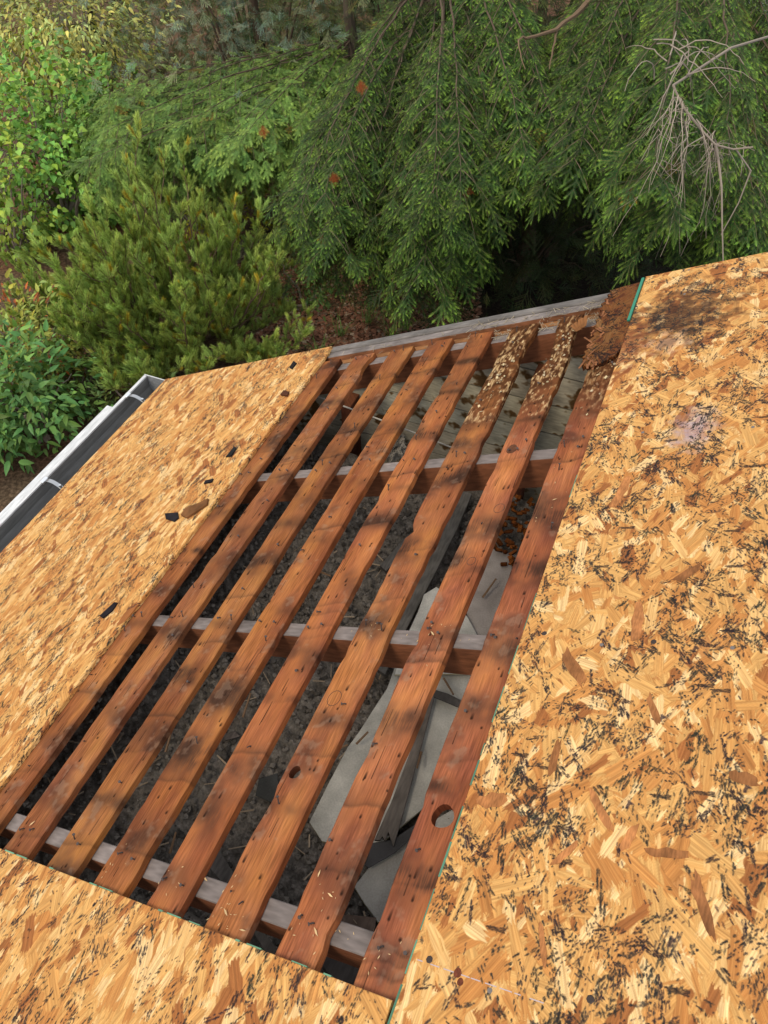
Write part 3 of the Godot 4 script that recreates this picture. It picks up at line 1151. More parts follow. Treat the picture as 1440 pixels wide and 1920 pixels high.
	for hc in [1.02, 0.30, -0.06, -0.75]:
		var top: float = (CY - 1.0617 - 0.14) - (hc + 0.524 + 0.03) * 0.4935
		st = begin()
		box(st, Vector3(2.062, 2.5, -hc - 0.02), Vector3(2.152, top, -hc + 0.02), Color(0.17, 0.055, 0.028), Color(0.2, 0.07, 0.03), 0.002, Vector2(hc, 0.2), 0.9)
		part("wall_stud", st, M.grain, level)
	# ceiling, walls below and the far slope, so that the attic is dark
	for wall in [["ceiling", Vector3(-2.6, 2.5, -1.95), Vector3(2.15, 2.56, 3.6)], ["eave_wall", Vector3(-2.6, 0, -1.84), Vector3(2.17, 2.45, -1.70)], ["gable_wall", Vector3(2.03, 0, -1.70), Vector3(2.17, 2.198, 3.6)], ["ridge_wall", Vector3(-2.6, 0, 3.6), Vector3(2.17, 3.6, 3.74)], ["near_gable_wall", Vector3(-2.74, 0, -1.84), Vector3(-2.6, 2.6, 3.6)]]:
		st = begin()
		box(st, wall[1], wall[2], Color(0.62, 0.60, 0.55), Color(0.6, 0.58, 0.52))
		part(wall[0], st, M.stained, level)
	st = begin()
	box(st, Vector3(-2.6, 2.2, -1.88), Vector3(2.29, 2.44, -1.845), Color(0.75, 0.75, 0.73), Color(0.75, 0.75, 0.73))
	part("fascia", st, M.white, level)
	var far := Transform3D(Basis(U, Vector3.UP.rotated(U, deg_to_rad(-26.0)), U.cross(Vector3.UP.rotated(U, deg_to_rad(-26.0)))), roof * Vector3(0, 0, 1.80))
	st = begin()
	box(st, Vector3(-2.6, -0.03, 0.0), Vector3(2.3, 0.0, 3.2), Color(0.1, 0.1, 0.1), Color(0.1, 0.1, 0.1))
	part("far_slope", st, M.iron, far)
	st = begin()
	box(st, Vector3(-2.62, -0.02, -2.9), Vector3(-2.56, 0.01, 1.8), Color(0.3, 0.2, 0.1), Color(0.3, 0.2, 0.1))
	part("near_barge_board", st, M.grain, roof)
	build_gutter()


func build_gutter() -> void:
	var g := Node3D.new()
	g.name = "gutter"
	house.add_child(g)
	g.transform = house.transform.affine_inverse() * level
	var grey := lin(128, 127, 125)
	var white := Color(0.74, 0.75, 0.76)
	var y := CY - 2.36
	var pieces := [["gutter_back", Vector3(-0.8, y - 0.115, -2.092), Vector3(2.293, y + 0.002, -2.088), grey, grey], ["gutter_bottom", Vector3(-0.8, y - 0.118, -2.18), Vector3(2.293, y - 0.114, -2.093), grey, grey], ["gutter_front", Vector3(-0.8, y - 0.117, -2.210), Vector3(2.293, y - 0.004, -2.206), grey, white], ["gutter_lip", Vector3(-0.8, y - 0.004, -2.222), Vector3(2.293, y + 0.002, -2.2065), white, white], ["gutter_flange", Vector3(-0.8, y - 0.016, -2.262), Vector3(2.045, y - 0.008, -2.2225), white, white]]
	for p in pieces:
		var st := begin()
		box(st, p[1], p[2], p[3], p[4], 0.001)
		obj(p[0], done(st), M.enamel, g)
	var st := begin()
	quad(st, Vector3(-0.8, y - 0.114, -2.18), Vector3(2.293, y - 0.114, -2.18), Vector3(2.293, y - 0.06, -2.2065), Vector3(-0.8, y - 0.06, -2.2065), Vector3(0, 1, 0.5), grey)
	obj("gutter_slope", done(st), M.enamel, g)
	st = begin()
	box(st, Vector3(2.2935, y - 0.118, -2.222), Vector3(2.299, y + 0.004, -2.085), lin(150, 152, 156), white, 0.001)
	obj("gutter_end_cap", done(st), M.enamel, g)
	rng.seed = 515
	var gp := []
	var gt := []
	for k in 240:
		var u := rr(0.9, 2.28)
		var near := absf(rng.randfn()) * 0.022
		gp.append(Transform3D(Basis.from_euler(Vector3(rr(-0.3, 0.3), rr(0, 6), rr(-0.3, 0.3))) * Basis.from_scale(Vector3(rr(0.006, 0.024), rr(0.04, 0.12), rr(0.05, 0.3))), Vector3(u, y - 0.112 + rr(0, 0.004), -(2.097 + near))))
		var q := rr(0.4, 1.1)
		gt.append(Color(0.13 * q, 0.10 * q, 0.075 * q))
	many("gutter_grit", done(chip_thin()), M.dry, gp, gt, g)
	for u in [2.13, 1.525]:
		var hang := begin()
		var prev := []
		for k in 9:
			var f := k / 8.0
			var p := Vector3(u + f * 0.012, y + 0.012 * sin(f * PI) - 0.004, -lerpf(2.112, 2.205, f))
			var w := Vector3(0.009, 0, 0)
			if prev.size():
				quad(hang, prev[0], prev[1], p + w, p - w, Vector3.UP, Color(0.42, 0.42, 0.42))
				quad(hang, prev[0] + Vector3.DOWN * 0.002, prev[1] + Vector3.DOWN * 0.002, p + w + Vector3.DOWN * 0.002, p - w + Vector3.DOWN * 0.002, Vector3.DOWN, Color(0.5, 0.5, 0.5))
			prev = [p - w, p + w]
		tube(hang, PackedVector3Array([Vector3(u, y - 0.004, -2.118), Vector3(u, y + 0.012, -2.118)]), 0.007, 0.006, Color(0.6, 0.6, 0.6), 7)
		box(hang, Vector3(u - 0.013, y - 0.006, -2.2145), Vector3(u + 0.022, y + 0.006, -2.199), Color(0.75, 0.75, 0.75), Color(0.8, 0.8, 0.8), 0.002)
		obj("gutter_hanger", done(hang), M.steel, g)


# ---------------------------------------------------------------- the attic
func floor_poly(px: Array, lift: float) -> PackedVector2Array:
	var out := PackedVector2Array()
	for p in px:
		var w := on_level(p[0], p[1], ATTIC + lift)
		out.append(Vector2(w.dot(U), w.dot(H)))
	return out


func build_attic() -> void:
	var g := FastNoiseLite.new()
	g.seed = 5
	g.frequency = 1.0
	g.fractal_octaves = 4
	var cell := FastNoiseLite.new()
	cell.seed = 9
	cell.noise_type = FastNoiseLite.TYPE_CELLULAR
	cell.frequency = 30.0
	cell.cellular_return_type = FastNoiseLite.RETURN_DISTANCE
	var st := SurfaceTool.new()
	st.begin(Mesh.PRIMITIVE_TRIANGLES)
	var nu := 240
	var nh := 240
	for i in nu + 1:
		for j in nh + 1:
			var u := lerpf(-0.15, 2.05, i / float(nu))
			var h := lerpf(-0.35, 1.60, j / float(nh))
			var y := ATTIC + g.get_noise_2d(u * 3.0, h * 3.0) * 0.035 - cell.get_noise_2d(u, h) * 0.034 - 0.03 + g.get_noise_2d(u * 40.0, h * 40.0) * 0.010
			var v := 0.20 + 0.17 * g.get_noise_2d(u * 25.0 + 40.0, h * 25.0)
			st.set_color(Color(v * 1.14, v, v * 0.86))
			st.add_vertex(Vector3(u, y, -h))
	for i in nu:
		for j in nh:
			var o := i * (nh + 1) + j
			for k in [o, o + 1, o + nh + 2, o, o + nh + 2, o + nh + 1]:
				st.add_index(k)
	st.generate_normals()
	var ins := obj("attic_insulation", st.commit(), M.rough, self, level)
	tag(ins, "dark grey loose fill insulation lying in the attic below the bare boards", "insulation")
	ins.set_meta("kind", "stuff")
	# crumbs of it
	rng.seed = 61
	var crumb := begin()
	for k in 3:
		var c := Vector3(rr(-0.3, 0.3), rr(-0.1, 0.3), rr(-0.3, 0.3))
		for q in 8:
			var d := func(i: int) -> Vector3: return c + Vector3([1, -1, 0, 0, 0, 0][i], [0, 0, 1, -1, 0, 0][i], [0, 0, 0, 0, 1, -1][i]) * (0.42 + 0.12 * k)
			tri(crumb, d.call(q & 1), d.call(2 + ((q >> 1) & 1)), d.call(4 + (q >> 2)), d.call(q & 1) + d.call(2 + ((q >> 1) & 1)) + d.call(4 + (q >> 2)) - 3 * c, Color.WHITE)
	var places := []
	var tints := []
	for k in 9000:
		var u := rr(0.15, 2.0)
		var h := rr(-0.3, 1.58)
		var y := ATTIC + g.get_noise_2d(u * 3.0, h * 3.0) * 0.035 - 0.008
		places.append(level * Transform3D(Basis.from_euler(Vector3(rr(0, 6), rr(0, 6), rr(0, 6))).scaled(Vector3.ONE * rr(0.005, 0.018)), Vector3(u, y + rr(-0.004, 0.006), -h)))
		var v := rr(0.09, 0.36)
		tints.append(Color(v * 1.14, v, v * 0.86))
	many("insulation_crumbs", done(crumb), M.rough, places, tints, ins)
	ins.get_node("insulation_crumbs").transform = level.affine_inverse()
	places = []
	tints = []
	for k in 240:
		var u := rr(0.2, 2.0)
		var h := rr(-0.2, 1.5)
		places.append(level * Transform3D(Basis.from_euler(Vector3(rr(-0.3, 0.3), rr(0, 6.3), rr(-0.3, 0.3))) * Basis.from_scale(Vector3(rr(0.015, 0.06), rr(0.04, 0.08), rr(0.035, 0.08))), Vector3(u, ATTIC + g.get_noise_2d(u * 3.0, h * 3.0) * 0.035 + 0.004, -h)))
		var v := rr(0.4, 1.2)
		tints.append(Color(0.34 * v, 0.26 * v, 0.18 * v))
	many("dry_straws", done(chip_thin()), M.dry, places, tints, ins).transform = level.affine_inverse()
	# debris on it: [name, label, category, outline in the picture, lift, thickness, colour of face, of edge, material]
	var debris := [
		["plaster_panel", "large pale grey broken panel in the attic below the second wide board", "panel", [[744, 1240], [726, 1290], [707, 1319], [673, 1372], [651, 1402], [615, 1470], [580, 1541], [604, 1577], [700, 1592], [800, 1510], [960, 1330], [930, 1240], [820, 1222]], 0.030, 0.012, lin(212, 207, 196), lin(150, 138, 110), "mottle"],
		["plaster_panel", "grey panel with a yellowed edge below the knothole in the attic", "panel", [[712, 1600], [664, 1662], [682, 1692], [708, 1728], [830, 1745], [930, 1570], [880, 1500], [800, 1545]], 0.018, 0.016, lin(196, 190, 180), lin(165, 150, 105), "mottle"],
		["plaster_panel", "whitish curled panel piece just above the middle rafter in the attic", "panel", [[795, 1114], [818, 1100], [850, 1120], [878, 1158], [896, 1192], [880, 1262], [740, 1264], [768, 1180], [784, 1146]], 0.055, 0.010, lin(226, 222, 212), lin(180, 170, 140), "mottle"],
		["plaster_panel", "dusty grey panel strewn with rust brown crumbs beside the widest board", "panel", [[923, 1029], [990, 1045], [1010, 1150], [960, 1200], [882, 1192], [874, 1142], [888, 1108]], 0.035, 0.012, lin(184, 174, 166), lin(120, 110, 100), "mottle"],
		["old_plank", "long grey plank lying under the rafter on the insulation", "plank", [[866, 920], [885, 926], [860, 985], [822, 1062], [762, 1180], [722, 1264], [700, 1250], [742, 1174], [800, 1050], [838, 975]], 0.045, 0.018, lin(128, 124, 118), lin(100, 94, 88), "grain"],
		["old_plank", "short grey plank crossing below the long grey plank", "plank", [[712, 1060], [724, 1070], [772, 1022], [792, 1010], [780, 996], [762, 1004]], 0.03, 0.014, lin(118, 113, 108), lin(90, 84, 80), "grain"],
		["split_plank", "weathered plank with a split lower end on the pale panel", "plank", [[806, 1296], [816, 1302], [790, 1400], [752, 1540], [738, 1586], [734, 1576], [728, 1560], [722, 1577], [717, 1568], [712, 1575], [702, 1574], [735, 1500], [780, 1380]], 0.055, 0.012, lin(132, 122, 114), lin(70, 62, 58), "grain"],
		["slate_piece", "dark grey flat board piece at the split plank's lower end", "board", [[684, 1622], [698, 1580], [735, 1574], [773, 1549], [800, 1530], [812, 1545], [776, 1566], [740, 1598], [691, 1627]], 0.046, 0.006, lin(84, 82, 82), lin(40, 40, 40), "mottle"],
		["slate_piece", "narrow brown grey strip lying across the pale panel's top", "board", [[814, 1292], [840, 1300], [864, 1312], [900, 1320], [896, 1336], [859, 1325], [813, 1306]], 0.058, 0.006, lin(104, 98, 94), lin(60, 56, 54), "grain"],
		["slate_piece", "dark felt square on the insulation left of the small knothole", "board", [[485, 1460], [520, 1449], [524, 1480], [515, 1507], [479, 1491]], 0.02, 0.005, lin(78, 78, 76), lin(50, 50, 50), "mottle"],
		["wedge_board", "small grey wedge of board above the lowest rafter", "board", [[391, 1626], [412, 1594], [440, 1640], [428, 1668]], 0.025, 0.014, lin(120, 112, 106), lin(80, 74, 70), "grain"],
		["wedge_board", "grey board wedge under the near strand board edge", "board", [[470, 1740], [486, 1738], [530, 1790], [512, 1810]], 0.025, 0.014, lin(128, 118, 110), lin(80, 74, 70), "grain"],
		["wedge_board", "brownish board end beside the yellow edged panel", "board", [[628, 1712], [706, 1720], [700, 1752], [640, 1748]], 0.02, 0.014, lin(128, 108, 96), lin(80, 64, 56), "grain"],
		["wedge_board", "dark grey board below the lowest rafter near the sheet corner", "board", [[590, 1790], [670, 1800], [690, 1860], [640, 1860]], 0.02, 0.014, lin(92, 86, 82), lin(60, 56, 52), "grain"],
		["wedge_board", "thin grey chip on the insulation under the middle boards", "board", [[414, 1378], [440, 1370], [450, 1380], [422, 1388]], 0.02, 0.006, lin(130, 118, 112), lin(80, 74, 70), "grain"],
	]
	for d in debris:
		var s2 := begin()
		var lift: float = d[4]
		slab(s2, floor_poly(d[3], lift), ATTIC + lift, ATTIC + lift - d[5], 0.002, PackedVector2Array(), Vector2(1, 1), Vector2(lift * 9.0, 0.3), d[7], d[6])
		tag(obj(d[0], done(s2), M[d[8]], self, level), d[1], d[2])
	# sticks, wires and rubble
	rng.seed = 88
	var sticks := [[600, 1420, 652, 1396], [668, 1395, 690, 1372], [832, 1272, 850, 1302], [790, 1410, 782, 1440], [905, 1120, 930, 1085], [310, 1410, 322, 1370], [570, 1130, 556, 1100], [455, 1345, 470, 1300], [318, 1600, 330, 1560], [600, 1072, 620, 1080]]
	var names := ["crossing the left edge of the large pale panel", "lying on the large pale panel's left part", "leaning beside the strip across the pale panel's top", "on the pale panel close to the split plank", "on the dusty grey panel", "on the insulation under the lower left boards", "on the insulation above the middle rafter", "on the insulation beside the small grey chip", "on the insulation by the grey wedge of board", "on the insulation near the short grey plank"]
	for k in sticks.size():
		var s: Array = sticks[k]
		var s2 := begin()
		tube(s2, PackedVector3Array([on_level(s[0], s[1], ATTIC + 0.055), on_level(s[2], s[3], ATTIC + 0.075)]), 0.004, 0.003, lin(118, 92, 70), 5)
		tag(obj("stick", done(s2), M.iron), "thin brown stick " + names[k], "stick", "sticks in the attic debris")
	var wire := begin()
	tube(wire, bezier(level * Vector3(2.04, 2.78, -0.02), level * Vector3(1.95, 2.98, -0.45), level * Vector3(2.05, 2.95, -1.2), 14), 0.0035, 0.0035, lin(170, 165, 155), 5)
	tag(obj("cable", done(wire), M.white), "thin pale cable strung in front of the gable wall boards", "cable")
	var rub := begin()
	for k in 70:
		var p := on_level(rr(925, 1000), rr(930, 1060), ATTIC + 0.045)
		var e := Vector3(rr(0.004, 0.016), rr(0.002, 0.006), rr(0.004, 0.012))
		var tmp := begin()
		box(tmp, -e, e, lin(120, 66, 30) * rr(0.5, 1.3), lin(150, 86, 40) * rr(0.5, 1.3), 0.001)
		rub.append_from(done(tmp), 0, Transform3D(Basis.from_euler(Vector3(rr(-0.6, 0.6), rr(0, 6), rr(-0.6, 0.6))), p + Vector3.UP * rr(0, 0.02)))
	var rubble := obj("rotten_wood_rubble", done(rub), M.rough)
	tag(rubble, "rust brown rotten wood crumbs on the dusty panel and insulation", "rubble")
	rubble.set_meta("kind", "stuff")
	var wad := SphereMesh.new()
	wad.radius = 0.5
	wad.height = 1.0
	var w3 := begin()
	w3.append_from(wad, 0, Transform3D())
	var arr := w3.commit().surface_get_arrays(0)
	var vs: PackedVector3Array = arr[Mesh.ARRAY_VERTEX]
	for i in vs.size():
		vs[i] *= 1.0 + 0.9 * g.get_noise_3dv(vs[i] * 4.0) + 0.4 * g.get_noise_3dv(vs[i] * 11.0)
	w3 = begin()
	for i in range(0, arr[Mesh.ARRAY_INDEX].size(), 3):
		var q: PackedInt32Array = arr[Mesh.ARRAY_INDEX]
		tri(w3, vs[q[i]], vs[q[i + 1]], vs[q[i + 2]], vs[q[i]] + vs[q[i + 1]] + vs[q[i + 2]], lin(190, 182, 170))
	var wp := on_level(738, 838, ATTIC + 0.05)
	tag(obj("paper_wad", done(w3), M.rough, self, Transform3D(Basis.from_scale(Vector3(0.09, 0.12, 0.09)), wp)), "crumpled whitish wad at the foot of the dark wall stud", "wad")


# ---------------------------------------------------------------- small things on the roof
func build_scraps() -> void:
	rng.seed = 31
	var bits := [
		["felt_scrap", "largest black felt scrap, five sided, in the middle of the left sheet", [[310, 964], [334, 962], [336, 972], [328, 979], [312, 974]], lin(44, 42, 46)],
		["felt_scrap", "slim black felt sliver low on the left sheet", [[188, 1156], [216, 1130], [221, 1132], [212, 1146], [194, 1160]], lin(40, 38, 40)],
		["felt_scrap", "short black felt strip near the right edge of the left sheet", [[383, 908], [386, 902], [401, 899], [398, 905]], lin(40, 38, 40)],
		["felt_scrap", "upright black felt bit high on the left sheet's right side", [[424, 858], [440, 838], [444, 842], [434, 856]], lin(42, 40, 42)],
		["felt_scrap", "black felt bit by the broken upper corner of the left sheet", [[543, 690], [551, 678], [557, 682], [548, 693]], lin(42, 38, 38)],
		["bark_strip", "brown frayed bark strip beside the five sided felt scrap", [[341, 968], [350, 955], [376, 945], [392, 937], [390, 948], [372, 960], [352, 973]], lin(128, 88, 54)],
		["wood_lump", "dark brown rotten chip under the broken upper corner of the left sheet", [[527, 742], [534, 734], [543, 737], [540, 744]], lin(92, 58, 40)],
	]
	for b in bits:
		var poly := PackedVector2Array()
		for p in b[2]:
			poly.append(ruv(p[0], p[1], 0.014))
		var st := begin()
		slab(st, poly, 0.0185 if b[0] == "felt_scrap" else 0.022, 0.0142, 0.0008, PackedVector2Array(), Vector2(3, 3), Vector2(0.2, 0.1), b[3], b[3])
		tag(obj(b[0], done(st), M.mottle, self, roof), b[1], "scrap")
	# the peeled chip standing on the rotten board
	var st := begin()
	for k in 5:
		var tmp := begin()
		box(tmp, Vector3(-0.03, -0.001, -0.006), Vector3(0.03, 0.001, 0.006), lin(160, 104, 58), lin(186, 124, 72), 0.0005)
		st.append_from(done(tmp), 0, Transform3D(Basis.from_euler(Vector3(rr(-0.15, 0.15), rr(-0.5, 0.1), rr(-0.1, 0.1))), Vector3(0, 0.002 * k, (k - 2) * 0.009)))
	var c := ruv(1088, 610, 0.01)
	tag(obj("peeled_chip", done(st), M.grain, self, roof * Transform3D(Basis(Vector3.UP, 0.5), Vector3(c.x, 0.009, -c.y))), "orange peeled chip of strand board on the rotten board top", "wood chip")
	# pale splinters
	var chip := begin()
	var spin := [Vector3(-0.5, 0, 0.02), Vector3(-0.1, 0.03, -0.11), Vector3(0.5, 0.01, -0.03), Vector3(0.05, 0.02, 0.10), Vector3(0, -0.04, 0)]
	for t in [[0, 1, 3], [1, 2, 3]]:
		tri(chip, spin[t[0]], spin[t[1]], spin[t[2]], Vector3.UP)
	for t in [[0, 1], [1, 2], [2, 3], [3, 0]]:
		tri(chip, spin[t[0]], spin[t[1]], spin[4], spin[t[0]] + spin[t[1]] + Vector3.DOWN)
	var places := []
	var tints := []
	var spots := [[40, 1535, 60, 40], [205, 1600, 60, 50], [330, 1650, 60, 40], [440, 1690, 70, 60], [420, 1715, 30, 30], [560, 1740, 60, 50], [690, 1780, 50, 60], [850, 1190, 60, 30], [700, 1175, 70, 20], [1000, 930, 50, 60], [800, 1190, 40, 40], [660, 1700, 60, 80], [620, 1690, 40, 60], [1020, 880, 40, 30]]
	for s in spots:
		for k in 11:
			var uv := ruv(s[0] + rng.randfn() * s[2] * 0.5, s[1] + rng.randfn() * s[3] * 0.5, 0.002)
			var on := false
			for r in [[1.905, 1.808], [1.737, 1.642], [1.566, 1.470], [1.400, 1.303], [1.234, 1.146], [1.074, 0.975], [0.900, 0.815], [0.737, 0.655]]:
				if uv.y < r[0] - 0.006 and uv.y > r[1] + 0.006:
					on = true
			var hgt := 0.002
			if not on:
				if (uv.x > 0.25 and uv.x < 0.28) or (uv.x > 0.873 and uv.x < 0.904):
					hgt = -0.0215
				else:
					continue
			if uv.x < 0.2 or uv.y < 0.65:
				continue
			var l := rr(0.003, 0.008) if k < 10 else rr(0.010, 0.02)
			places.append(roof * Transform3D(Basis.from_euler(Vector3(rr(-0.2, 0.2), rr(-1.6, 1.6), rr(-0.15, 0.2))).scaled(Vector3.ONE * l), Vector3(uv.x, hgt + rr(0, 0.002), -uv.y)))
			var v := rr(0.7, 1.1)
			tints.append(Color(0.62 * v, 0.43 * v, 0.22 * v))
	var holder := Node3D.new()
	var mm := many("wood_splinters", done(chip), M.dry, places, tints, self)
	tag(mm, "pale straw coloured wood splinters scattered on the boards and rafters", "splinters")
	holder.free()
	# needles and fluff caught along the rake
	places = []
	tints = []
	for k in 420:
		var v := lerpf(0.72, 1.25, pow(rng.randf(), 1.3))
		if k % 5 == 0:
			v = rr(0.7, 1.95)
		var u := rr(2.185, 2.262) if k % 3 else rr(2.15, 2.19)
		places.append(roof * Transform3D(Basis.from_euler(Vector3(rr(-0.5, 0.5), rr(0, 6.3), rr(-0.5, 0.5))).scaled(Vector3.ONE * rr(0.008, 0.028)), Vector3(u, (-0.002 if u > 2.21 else -0.016) + rr(0, 0.008), -v)))
		var q := rr(0.5, 1.0)
		tints.append(Color(0.42 * q, 0.35 * q, 0.25 * q))
	var fluff := many("dry_needle_litter", done(chip_thin()), M.dry, places, tints, self)
	tag(fluff, "dry brown needle litter caught behind the grey rake board", "litter")


func chip_thin() -> SurfaceTool:
	var st := begin()
	box(st, Vector3(-0.5, -0.025, -0.03), Vector3(0.5, 0.025, 0.03), Color.WHITE, Color.WHITE, 0.01)
	return st


# ---------------------------------------------------------------- garden
func build_ground() -> void:
	var st := SurfaceTool.new()
	st.begin(Mesh.PRIMITIVE_TRIANGLES)
	var g := FastNoiseLite.new()
	g.seed = 3
	g.frequency = 0.6
	g.fractal_octaves = 4
	var xs := []
	var zs := []
	for i in 121:
		var f := (i - 60) / 60.0
		xs.append(f * 10.0 + signf(f) * pow(absf(f), 8.0) * 190.0)
		zs.append(-7.0 + f * 10.0 + signf(f) * pow(absf(f), 8.0) * 190.0)
	for x in xs:
		for z in zs:
			var y := g.get_noise_2d(x, z) * 0.10 + g.get_noise_2d(x * 7.0, z * 7.0) * 0.025
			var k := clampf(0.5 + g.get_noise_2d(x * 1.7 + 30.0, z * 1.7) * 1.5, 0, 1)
			st.set_color(Color(0.26, 0.125, 0.07).lerp(Color(0.20, 0.14, 0.09), k).lerp(Color(0.045, 0.035, 0.025), clampf((x - 0.75) * 2.5 + g.get_noise_2d(x * 3.0, z * 3.0), 0.0, 1.0)))  # darkened to the right: shade under the firs put into the ground colour
			st.set_uv(Vector2(x, z) * 0.7)
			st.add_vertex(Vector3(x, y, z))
	for i in 120:
		for j in 120:
			var o := i * 121 + j
			for q in [o, o + 122, o + 1, o, o + 121, o + 122]:
				st.add_index(q)
	st.generate_normals()
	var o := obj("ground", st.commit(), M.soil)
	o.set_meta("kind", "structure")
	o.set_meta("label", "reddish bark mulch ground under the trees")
	rng.seed = 14
	var places := []
	var tints := []
	for k in 9000:
		var p := on_level(rr(380, 900), rr(440, 680), 0.0)
		p.y = g.get_noise_2d(p.x, p.z) * 0.10 + 0.01
		places.append(Transform3D(Basis.from_euler(Vector3(rr(-0.4, 0.4), rr(0, 6.3), rr(-0.4, 0.4))) * Basis.from_scale(Vector3(rr(0.02, 0.06), rr(0.04, 0.08), rr(0.03, 0.1))), p))
		var v := rr(0.5, 1.5)
		tints.append(Color(0.27 * v, 0.125 * v, 0.075 * v) if k % 5 else Color(0.34 * v, 0.25 * v, 0.17 * v))
	var chip := begin()
	box(chip, Vector3(-0.5, -0.05, -0.2), Vector3(0.5, 0.05, 0.2), Color.WHITE, Color.WHITE, 0.02)
	var mm := many("bark_mulch", done(chip), M.dry, places, tints, self)
	tag(mm, "red brown bark chips strewn over the ground beyond the roof", "mulch")
	# stones
	for r in [[462, 468, 0.42, "pale rounded boulder glimpsed behind the pine shrub", lin(168, 150, 138)], [1412, 420, 0.35, "grey stone half hidden by the hanging boughs on the right", lin(120, 110, 104)]]:
		var sm := SphereMesh.new()
		var arr := sm.get_mesh_arrays()
		var vs: PackedVector3Array = arr[Mesh.ARRAY_VERTEX]
		var n2 := FastNoiseLite.new()
		n2.seed = int(r[0])
		n2.frequency = 1.3
		for i in vs.size():
			vs[i] *= 1.0 + 0.55 * n2.get_noise_3dv(vs[i]) + 0.12 * n2.get_noise_3dv(vs[i] * 5.0)
		var q: PackedInt32Array = arr[Mesh.ARRAY_INDEX]
		var s2 := begin()
		for i in range(0, q.size(), 3):
			tri(s2, vs[q[i]], vs[q[i + 1]], vs[q[i + 2]], vs[q[i]] + vs[q[i + 1]] + vs[q[i + 2]], r[4])
		tag(obj("boulder", done(s2), M.mottle, self, Transform3D(Basis.from_scale(Vector3(r[2], r[2] * 0.7, r[2])), on_level(r[0], r[1], 0.1))), r[3], "boulder")
	# grass tufts on the mulch
	var blade := begin()
	for k in 26:
		var a := rr(0, TAU)
		var d := Vector3(cos(a), rr(0.8, 2.0), sin(a)).normalized()
		var b := Vector3(cos(a + 1.5), 0, sin(a + 1.5))
		var l := rr(0.12, 0.3)
		var root := Vector3(rr(-0.04, 0.04), 0, rr(-0.04, 0.04))
		var m1 := root + d * l * 0.6
		var e := root + d * l + Vector3(cos(a), -0.4, sin(a)) * l * 0.25
		var col := Color(0.12, 0.22, 0.05) * rr(0.7, 1.3)
		quad(blade, root - b * 0.004, root + b * 0.004, m1 + b * 0.003, m1 - b * 0.003, Vector3.UP, col)
		tri(blade, m1 - b * 0.003, m1 + b * 0.003, e, Vector3.UP, col)
	var bm := done(blade)
	for p in [[640, 628, "just beyond the rake above the broken sheet corner"], [735, 632, "close to the grey rake board's lower part"], [690, 606, "in the middle of the open mulch"], [760, 614, "at the right side of the open mulch"], [820, 590, "where the mulch goes dark under the boughs"], [600, 668, "nearest the left sheet's upper corner"]]:
		tag(obj("grass_tuft", bm, M.leafy, self, Transform3D(Basis(Vector3.UP, p[0] * 1.0), on_level(p[0], p[1], 0.04))), "small green grass tuft " + p[2], "grass tuft", "grass tufts in the mulch")


